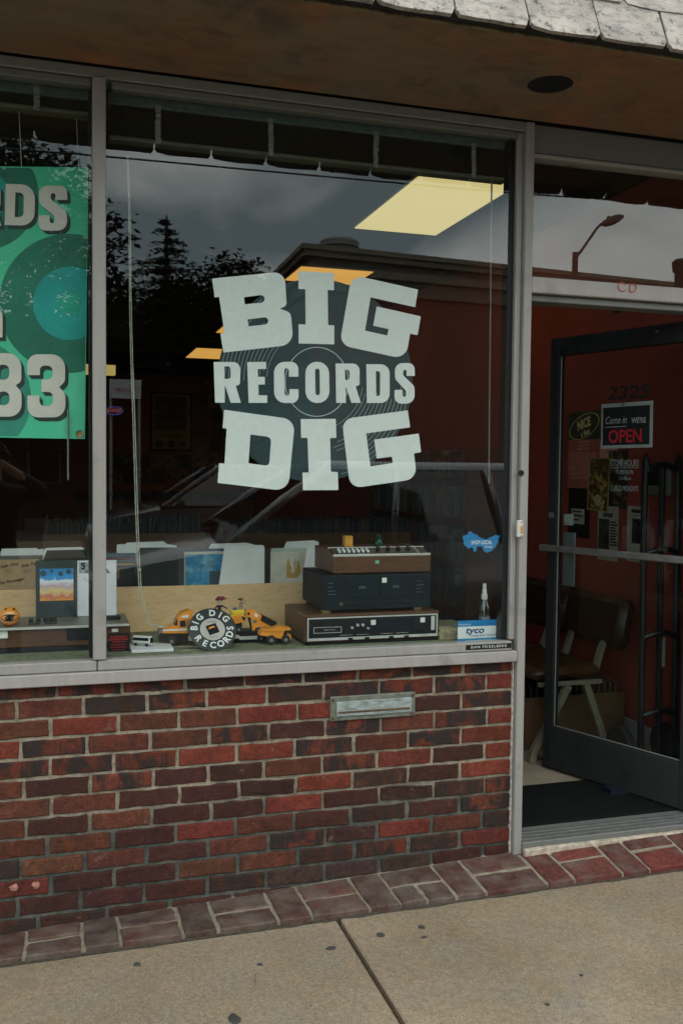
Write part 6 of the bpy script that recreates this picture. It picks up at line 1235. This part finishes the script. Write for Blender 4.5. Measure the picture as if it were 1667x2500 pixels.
def mat_siding():
    m, N, L, B = nodes_of('clapboard'); v = mapped(N, L); s = N.new('ShaderNodeSeparateXYZ'); L.new(v, s.inputs[0]); mu = N.new('ShaderNodeMath'); mu.operation = 'MULTIPLY'; mu.inputs[1].default_value = 7.5; L.new(s.outputs['Z'], mu.inputs[0]); fr = N.new('ShaderNodeMath'); fr.operation = 'FRACT'; L.new(mu.outputs[0], fr.inputs[0])
    B.inputs['Base Color'].default_value = (.20, .20, .19, 1); B.inputs['Roughness'].default_value = .7; bump_to(N, L, B, fr.outputs[0], 1.0, .06); return m
bd = thing('brick_building', 'red brick building with deep tan cornice across the street', 'building', (C_.x, C_.y, GZ))
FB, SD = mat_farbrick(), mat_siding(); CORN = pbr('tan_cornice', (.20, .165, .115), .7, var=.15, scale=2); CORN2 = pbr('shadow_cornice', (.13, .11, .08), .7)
def slabw(nm, o0, o1, zl, zh, mt, par=bd):      # footprint grown outwards by o
    a = C_ - e1*o1 - e2*o1; q = [a, C_ + e1*LB - e2*o1, C_ + e1*LB + e2*LS, C_ + e2*LS - e1*o1]; return MB().prism([(p.x, p.y) for p in q], zl, zh, 'Z').build(nm, mt, par)
slabw('wall', 0, 0, GZ, zt_b - 1.0, FB)
q = [C_ - e1*.02 + e2*.02, C_ + e2*LS - e1*.02]; MB().add([(q[0].x, q[0].y, GZ), (q[1].x, q[1].y, GZ), (q[1].x, q[1].y, zt_b - 1.0), (q[0].x, q[0].y, zt_b - 1.0)] + [(p.x + e1.x*.015, p.y + e1.y*.015, z) for p, z in ((q[0], GZ), (q[1], GZ), (q[1], zt_b - 1.0), (q[0], zt_b - 1.0))], [(0,1,2,3), (4,5,6,7), (0,1,5,4), (1,2,6,5), (2,3,7,6), (3,0,4,7)]).build('siding', SD, bd)
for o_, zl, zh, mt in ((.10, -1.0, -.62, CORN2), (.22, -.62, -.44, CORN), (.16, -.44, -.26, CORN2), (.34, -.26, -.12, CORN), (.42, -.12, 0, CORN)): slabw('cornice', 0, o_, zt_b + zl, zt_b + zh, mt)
vp = at_height(797, 600, zt_b) ; vc = C_ + e1 * 1.1 + e2 * 1.6
vn = MB().lathe([(.42, 0), (.42, .45), (.52, .47), (.52, .60), (.45, .66), (.0, .70)], (vc.x, vc.y, zt_b), 'Z', 20).build('roof_vent', pbr('galvanised_vent', (.22, .22, .21), .6, .4), bd, auto=True)
for k in range(9):
    c = C_ + e1 * (3.0 + 3.3*k) - e2 * .0; ang = math.atan2(e1.y, e1.x); Mw = Matrix.Translation((c.x, c.y, 1.0)) @ Matrix.Rotation(ang, 4, 'Z')
    sgn = 1 if (Mw.to_3x3() @ Vector((0, 1, 0))).dot(e2) < 0 else -1
    if k % 3 == 1: 
        wd = MB(Mw).box((-.6, .0, -.4), (.6, sgn*.06, 1.3)).build('window', pbr('window_surround', (.18, .15, .11), .7), bd); MB(Mw).box((-.5, sgn*.061, -.3), (.5, sgn*.07, 1.2)).build('pane', TINT, wd)
# street lamp
DL = 13.2
def P_(px, py): return RP(*Z6(px, py), DL)
lp0 = P_(600, 1160); lamp = thing('street_lamp', 'brown cobra head street lamp on a tall pole across the street', 'street lamp', (lp0.x, lp0.y, -.1)); BRN = pbr('brown_metal', (.09, .065, .04), .6)
MB().tube([(lp0.x, lp0.y, -.1), (lp0.x, lp0.y, lp0.z)], [.10, .055], 10).build('pole', BRN, lamp)
MB().tube(smooth_path([P_(612, 1205), P_(700, 1080), P_(790, 950), P_(830, 910), P_(860, 900)], 4), .028, 8).build('arm', BRN, lamp)
h0, h1 = P_(845, 905), P_(1030, 840); hd = (h1 - h0); mh = MB(frame_mat(h0, hd, (0, 0, 1))); L_ = hd.length
mh.lathe([(.02, 0), (.06, .03*L_), (.095, .35*L_), (.085, .75*L_), (.03, L_)], (0, 0, 0), 'X', 12).build('lamp_head', BRN, lamp, smooth=True); pc_ = P_(897, 862); MB().lathe([(.035, -.05), (.035, .05), (0, .06)], tuple(pc_), 'Z', 10).build('light_sensor', BRN, lamp)
q = RP(1660, 640, DL); pl = thing('utility_pole', 'dark wooden utility pole beyond the transom reflection', 'pole', (q.x, q.y, -.1)); MB().tube([(q.x, q.y, -.1), (q.x, q.y, q.z)], [.14, .11], 10).build('pole', BARK, pl); MB().lathe([(.15, -.2), (.17, 0), (.1, .06), (0, .08)], tuple(q), 'Z', 12).build('cap', BARK, pl, auto=True)
# overhead wire
wp = [RP(-900, 290, 9), RP(0, 362, 9), RP(245, 381, 9), RP(760, 428, 9), RP(1240, 470, 9), RP(1500, 488, 9), RP(2600, 560, 9)]
tag(MB().tube(smooth_path(wp, 4), .012, 5).build('overhead_wire', BLACK), 'thin black overhead wire strung along the street', 'wire')
# sign across the street
a, b = RP(268, 972, 15.5), RP(345, 928, 15.5); sgn_ = thing('roadside_sign', 'small white sign with red Massage lettering on posts across the street', 'sign', ((a.x+b.x)/2, -15.5, -.1))
MB().box((a.x, -15.52, a.z), (b.x, -15.48, b.z)).build('board', pbr('sign_board', (.50, .52, .54), .5), sgn_)
Mg = frame_mat((b.x, -15.47, a.z), (-1, 0, 0), (0, 0, 1)); w, h = b.x - a.x, b.z - a.z
put_text(MB(), 'Massage', frame_mat(((a.x+b.x)/2, -15.476, (a.z+b.z)/2 - .01), (-1, 0, 0), (0, 0, 1)), size=h*.34, shear=.2, ext=.001).build('lettering', REDP, sgn_)
for x in (a.x + .03, b.x - .03): MB().tube([(x, -15.56, -.1), (x, -15.56, b.z)], .03, 8).build('post', STEEL, sgn_)
a2 = RP(279, 1003, 15.5); neon = thing('neon_sign', 'small red neon OPEN sign with blue ring across the street', 'sign', (a2.x, -15.55, a2.z - .1)); put_text(MB(), 'OPEN', frame_mat((a2.x, -15.47, a2.z), (-1, 0, 0), (0, 0, 1)), size=.10, ext=.002).build('lettering', mat_lamp('neon_red', (1, .03, .08), 3.0), neon)
MB().tube([(a2.x + .16*math.cos(t*.2618), -15.47, a2.z + .075*math.sin(t*.2618)) for t in range(25)], .005, 5).build('ring', mat_lamp('neon_blue', (.05, .12, 1), 3.0), neon); MB().box((a2.x - .17, -15.53, a2.z - .09), (a2.x + .17, -15.49, a2.z + .09)).build('backing', BLACK, neon)
# cars
TYRE = RUBBER; CGL = pbr('car_glass', (.012, .015, .018), .03, spec=.8); 
def make_car(label, loc, paint, group=None, sc_=1.0):
    t = thing('parked_car', label, 'car', loc, group); W_ = .90
    ST = [(-2.30, .55, .35, .62), (-2.22, .80, .25, .80), (-1.9, .88, .22, .93), (-1.15, .90, .20, 1.06), (-.3, .90, .20, 1.10), (.9, .90, .20, 1.12), (1.9, .89, .22, 1.14), (2.25, .84, .28, 1.10), (2.34, .70, .40, .95)]
    vs_ = []; 
    for x, w, zl, zb in ST:
        hood = x < -1.1; cr = .05 if hood else .0
        vs_ += [(x, -w*.92, zl), (x, -w, zl + .25), (x, -w, zl + (zb-zl)*.6), (x, -w*.95, zb - .04), (x, -w*.80, zb + .01), (x, 0, zb + cr + .01), (x, w*.80, zb + .01), (x, w*.95, zb - .04), (x, w, zl + (zb-zl)*.6), (x, w, zl + .25), (x, w*.92, zl)]
    n = 11; fs = [(i*n+k, i*n+k+1, (i+1)*n+k+1, (i+1)*n+k) for i in range(len(ST)-1) for k in range(n-1)] + [(i*n+n-1, i*n, (i+1)*n, (i+1)*n+n-1) for i in range(len(ST)-1)] + [tuple(range(n)), tuple((len(ST)-1)*n + k for k in range(n))]
    MB().add(vs_, fs).build('body', paint, t, local=True, auto=True)
    bt_ = [(-1.12, .80), (-1.0, .855), (1.95, .85), (2.15, .74)]; tp = [(-.22, .56), (-.10, .66), (1.62, .64), (1.82, .56)]; zb_, zt_ = 1.09, 1.74
    ring = lambda L, z: [(x, -w, z) for x, w in L] + [(x, w, z) for x, w in reversed(L)]
    B0, T0 = ring(bt_, zb_), ring(tp, zt_ - .05); k8 = len(B0); MB().add(B0 + T0, [(i, (i+1) % k8, k8 + (i+1) % k8, k8 + i) for i in range(k8)]).build('window_glass', CGL, t, local=True)
    R0 = ring([(x, w + .015) for x, w in tp], zt_ - .055); R1 = ring([(x*.98 + .01, w*.9) for x, w in tp], zt_); R2 = ring([(x*.85 + .1, w*.4) for x, w in tp], zt_ + .025); MB().add(R0 + R1 + R2, [(r*k8 + i, r*k8 + (i+1) % k8, (r+1)*k8 + (i+1) % k8, (r+1)*k8 + i) for r in range(2) for i in range(k8)] + [tuple(2*k8 + i for i in range(k8))]).build('roof', paint, t, local=True, auto=True)
    for s in (-1, 1):
        for (xb, wb), (xt, wt), r in (((-1.06, .84), (-.15, .63), .045), ((.32, .87), (.42, .67), .035), ((1.35, .87), (1.25, .67), .035), ((2.05, .80), (1.72, .61), .07)): MB().tube([(xb, s*wb, zb_ - .03), ((xb+xt)/2, s*(wb+wt)/2 + s*.02, (zb_+zt_)/2), (xt, s*wt, zt_ - .04)], r, 8).build('pillar', paint, t, local=True, smooth=True)
        mr_ = MB().sphere((-.82, s*1.00, 1.13), .10, 12, 8, (.7, 1, .75)); mr_.tube([(-.80, s*.86, 1.08), (-.82, s*.96, 1.10)], .025, 6); mr_.build('mirror', BLACK, t, local=True, smooth=True)
        MB().box((-2.235, s*.50, .66), (-2.05, s*.80, .80), .03).build('headlight', pbr('headlight', (.5, .52, .52), .1), t, local=True)
        for x in (-1.45, 1.45):
            y = s*.80; w_ = MB().lathe([(.18, -.11), (.32, -.11), (.345, -.08), (.345, .08), (.32, .11), (.18, .11)], (x, y, .345), 'Y', 24).build('wheel', TYRE, t, local=True, auto=True); MB().lathe([(0, s*.10), (.06, s*.105), (.19, s*.09), (.20, s*.112)], (x, y, .345), 'Y', 20).build('rim', CHROME, w_, local=True, auto=True)
        MB().box((-.1, s*.905, .90), (.1, s*.93, .93), .005).build('door_handle', paint, t, local=True)
    MB().tube([(-1.1, -.5, 1.12), (-1.0, .0, 1.14), (-.95, .3, 1.16)], .012, 5).build('wiper', BLACK, t, local=True)
    return t
PAINT = pbr('silver_paint', (.19, .195, .20), .25, .5, .03, 2, coat=.9); PAINT2 = pbr('dark_paint', (.05, .055, .06), .2, .3, .03, 2, coat=.6)
xa_ = RP(553, 1233, 4.25).x; c1 = make_car('silver sport utility car parked at the kerb facing along the street', (xa_ + 1.05, -4.95, -.222), PAINT)
xb_ = RP(406, 1178, 12.0).x; c2 = make_car('dark car parked along the far kerb', (xb_ + 1.0, -12.55, -.222), PAINT2)
# photographer
pp = Vector((-.42, -3.52, zp(-.4))); SKIN = pbr('skin', (.34, .20, .14), .55)
ph = thing('person', 'person in dark clothes with both arms raised holding a camera', 'person', tuple(pp))
jt = dict(pelvis=((0, 0, .95), (.155, .11)), waist=((0, .01, 1.08), (.14, .10)), chest=((0, 0, 1.30), (.175, .115)), neck=((0, .01, 1.44), .055), jaw=((0, .03, 1.52), (.062, .07)), head=((0, .025, 1.60), (.080, .092)), crown=((0, .01, 1.68), (.062, .07)),
          sl=((-.17, 0, 1.37), .065), el=((-.34, .10, 1.36), .052), wl=((-.11, .21, 1.53), .036), pl_=((-.07, .23, 1.565), (.035, .022)), sr=((.17, 0, 1.37), .065), er=((.34, .10, 1.38), .055), wr=((.12, .21, 1.53), .036), pr=((.08, .23, 1.57), (.035, .022)),
          hl=((-.10, 0, .90), .095), kl=((-.11, .02, .50), .062), al=((-.12, -.02, .09), .042), fl=((-.13, .10, .04), .038), tl=((-.13, .18, .035), .03), hr=((.10, 0, .90), .095), kr=((.12, .03, .50), .062), ar=((.14, -.01, .09), .042), fr=((.15, .11, .04), .038), tr=((.155, .19, .035), .03))
ee = [('pelvis','waist'),('waist','chest'),('chest','neck'),('neck','jaw'),('jaw','head'),('head','crown'),('chest','sl'),('sl','el'),('el','wl'),('wl','pl_'),('chest','sr'),('sr','er'),('er','wr'),('wr','pr'),('pelvis','hl'),('hl','kl'),('kl','al'),('al','fl'),('fl','tl'),('pelvis','hr'),('hr','kr'),('kr','ar'),('ar','fr'),('fr','tr')]
for sd_, pk_, wk in ((-1, 'pl_', 'wl'), (1, 'pr', 'wr')):       # five fingers curled round the camera
    c = Vector(jt[pk_][0])
    for i in range(4):
        a1 = c + Vector((-sd_*.012, .030, .024 - .016*i)); nm = '%s%d' % (pk_, i); jt[nm] = (tuple(a1), .0095); jt[nm + 'b'] = (tuple(a1 + Vector((-sd_*.026, .012, 0))), .0088); jt[nm + 'c'] = (tuple(a1 + Vector((-sd_*.044, -.002, 0))), .0080); ee += [(pk_, nm), (nm, nm + 'b'), (nm + 'b', nm + 'c')]
    a1 = c + Vector((-sd_*.02, -.016, -.012)); jt[pk_ + 't'] = (tuple(a1), .0105); jt[pk_ + 'u'] = (tuple(a1 + Vector((-sd_*.028, -.004, .008))), .009); ee += [(pk_, pk_ + 't'), (pk_ + 't', pk_ + 'u')]
v, f = skin_mesh({k: (Vector(a_) + pp, r) for k, (a_, r) in jt.items()}, ee, 'pelvis')
m = MB(); m.v = [Vector(p) for p in v]; m.f = f
for fc in f:
    c = sum((m.v[k] for k in fc), Vector()) / len(fc) - pp; m.mi.append(0 if c.z > 1.46 and (abs(c.x) < .10 and c.y < .15 or c.y > .205) else (1 if c.z > .92 else (2 if c.z > .10 else 3)))
m.build('body', [SKIN, pbr('dark_jacket', (.012, .013, .016), .8, var=.3, bump=.3, bscale=60), pbr('dark_jeans', (.015, .018, .028), .85, var=.3), pbr('dark_shoe', (.015, .014, .013), .5)], ph, smooth=True)
hm = MB()
for k in range(170):
    a, bq = ru(0, 2*math.pi), ru(0, 1.75); d = Vector((math.sin(bq)*math.cos(a), math.sin(bq)*math.sin(a), math.cos(bq)))
    if d.y > .45 and d.z < .45: continue
    p0 = pp + Vector((0, .02, 1.61)) + Vector((d.x*.082, d.y*.095, d.z*.105)); hm.tube([p0, p0 + d*.022 + Vector((0, -.01, -.01)), p0 + d*.012 + Vector((0, -.02, -.05 - .05*rnd()))], [.018, .017, .006], 5)
hm.build('hair', pbr('brown_hair', (.045, .026, .015), .6, var=.3), ph)
for s in (-1, 1):
    MB().sphere(pp + Vector((s*.030, .108, 1.605)), .012, 8, 6).build('eye', DARK, ph); MB().sphere(pp + Vector((s*.088, .02, 1.60)), .022, 10, 6, (.4, .8, 1.3)).build('ear', SKIN, ph)
MB().lathe([(.002, .035), (.014, .0), (.010, -.01)], tuple(pp + Vector((0, .115, 1.565))), 'Z', 8).build('nose', SKIN, ph); MB().box(pp + Vector((-.022, .098, 1.525)), pp + Vector((.022, .106, 1.532)), .003).build('mouth', pbr('lips', (.22, .08, .07), .5), ph)
cm = thing('camera_body', 'black photo camera held at eye level by the photographer', 'camera', tuple(pp + Vector((0, .24, 1.53)))); cb_ = pp + Vector((0, .245, 1.575))
MB().box(cb_ + Vector((-.062, -.022, -.045)), cb_ + Vector((.062, .022, .038)), .008).build('body', BLACK, cm); MB().lathe([(.034, 0), (.036, .05), (.033, .075), (.026, .076), (.024, .068), (0, .066)], tuple(cb_ + Vector((0, .022, -.004))), 'Y', 20).build('lens', BLACK, cm, auto=True)
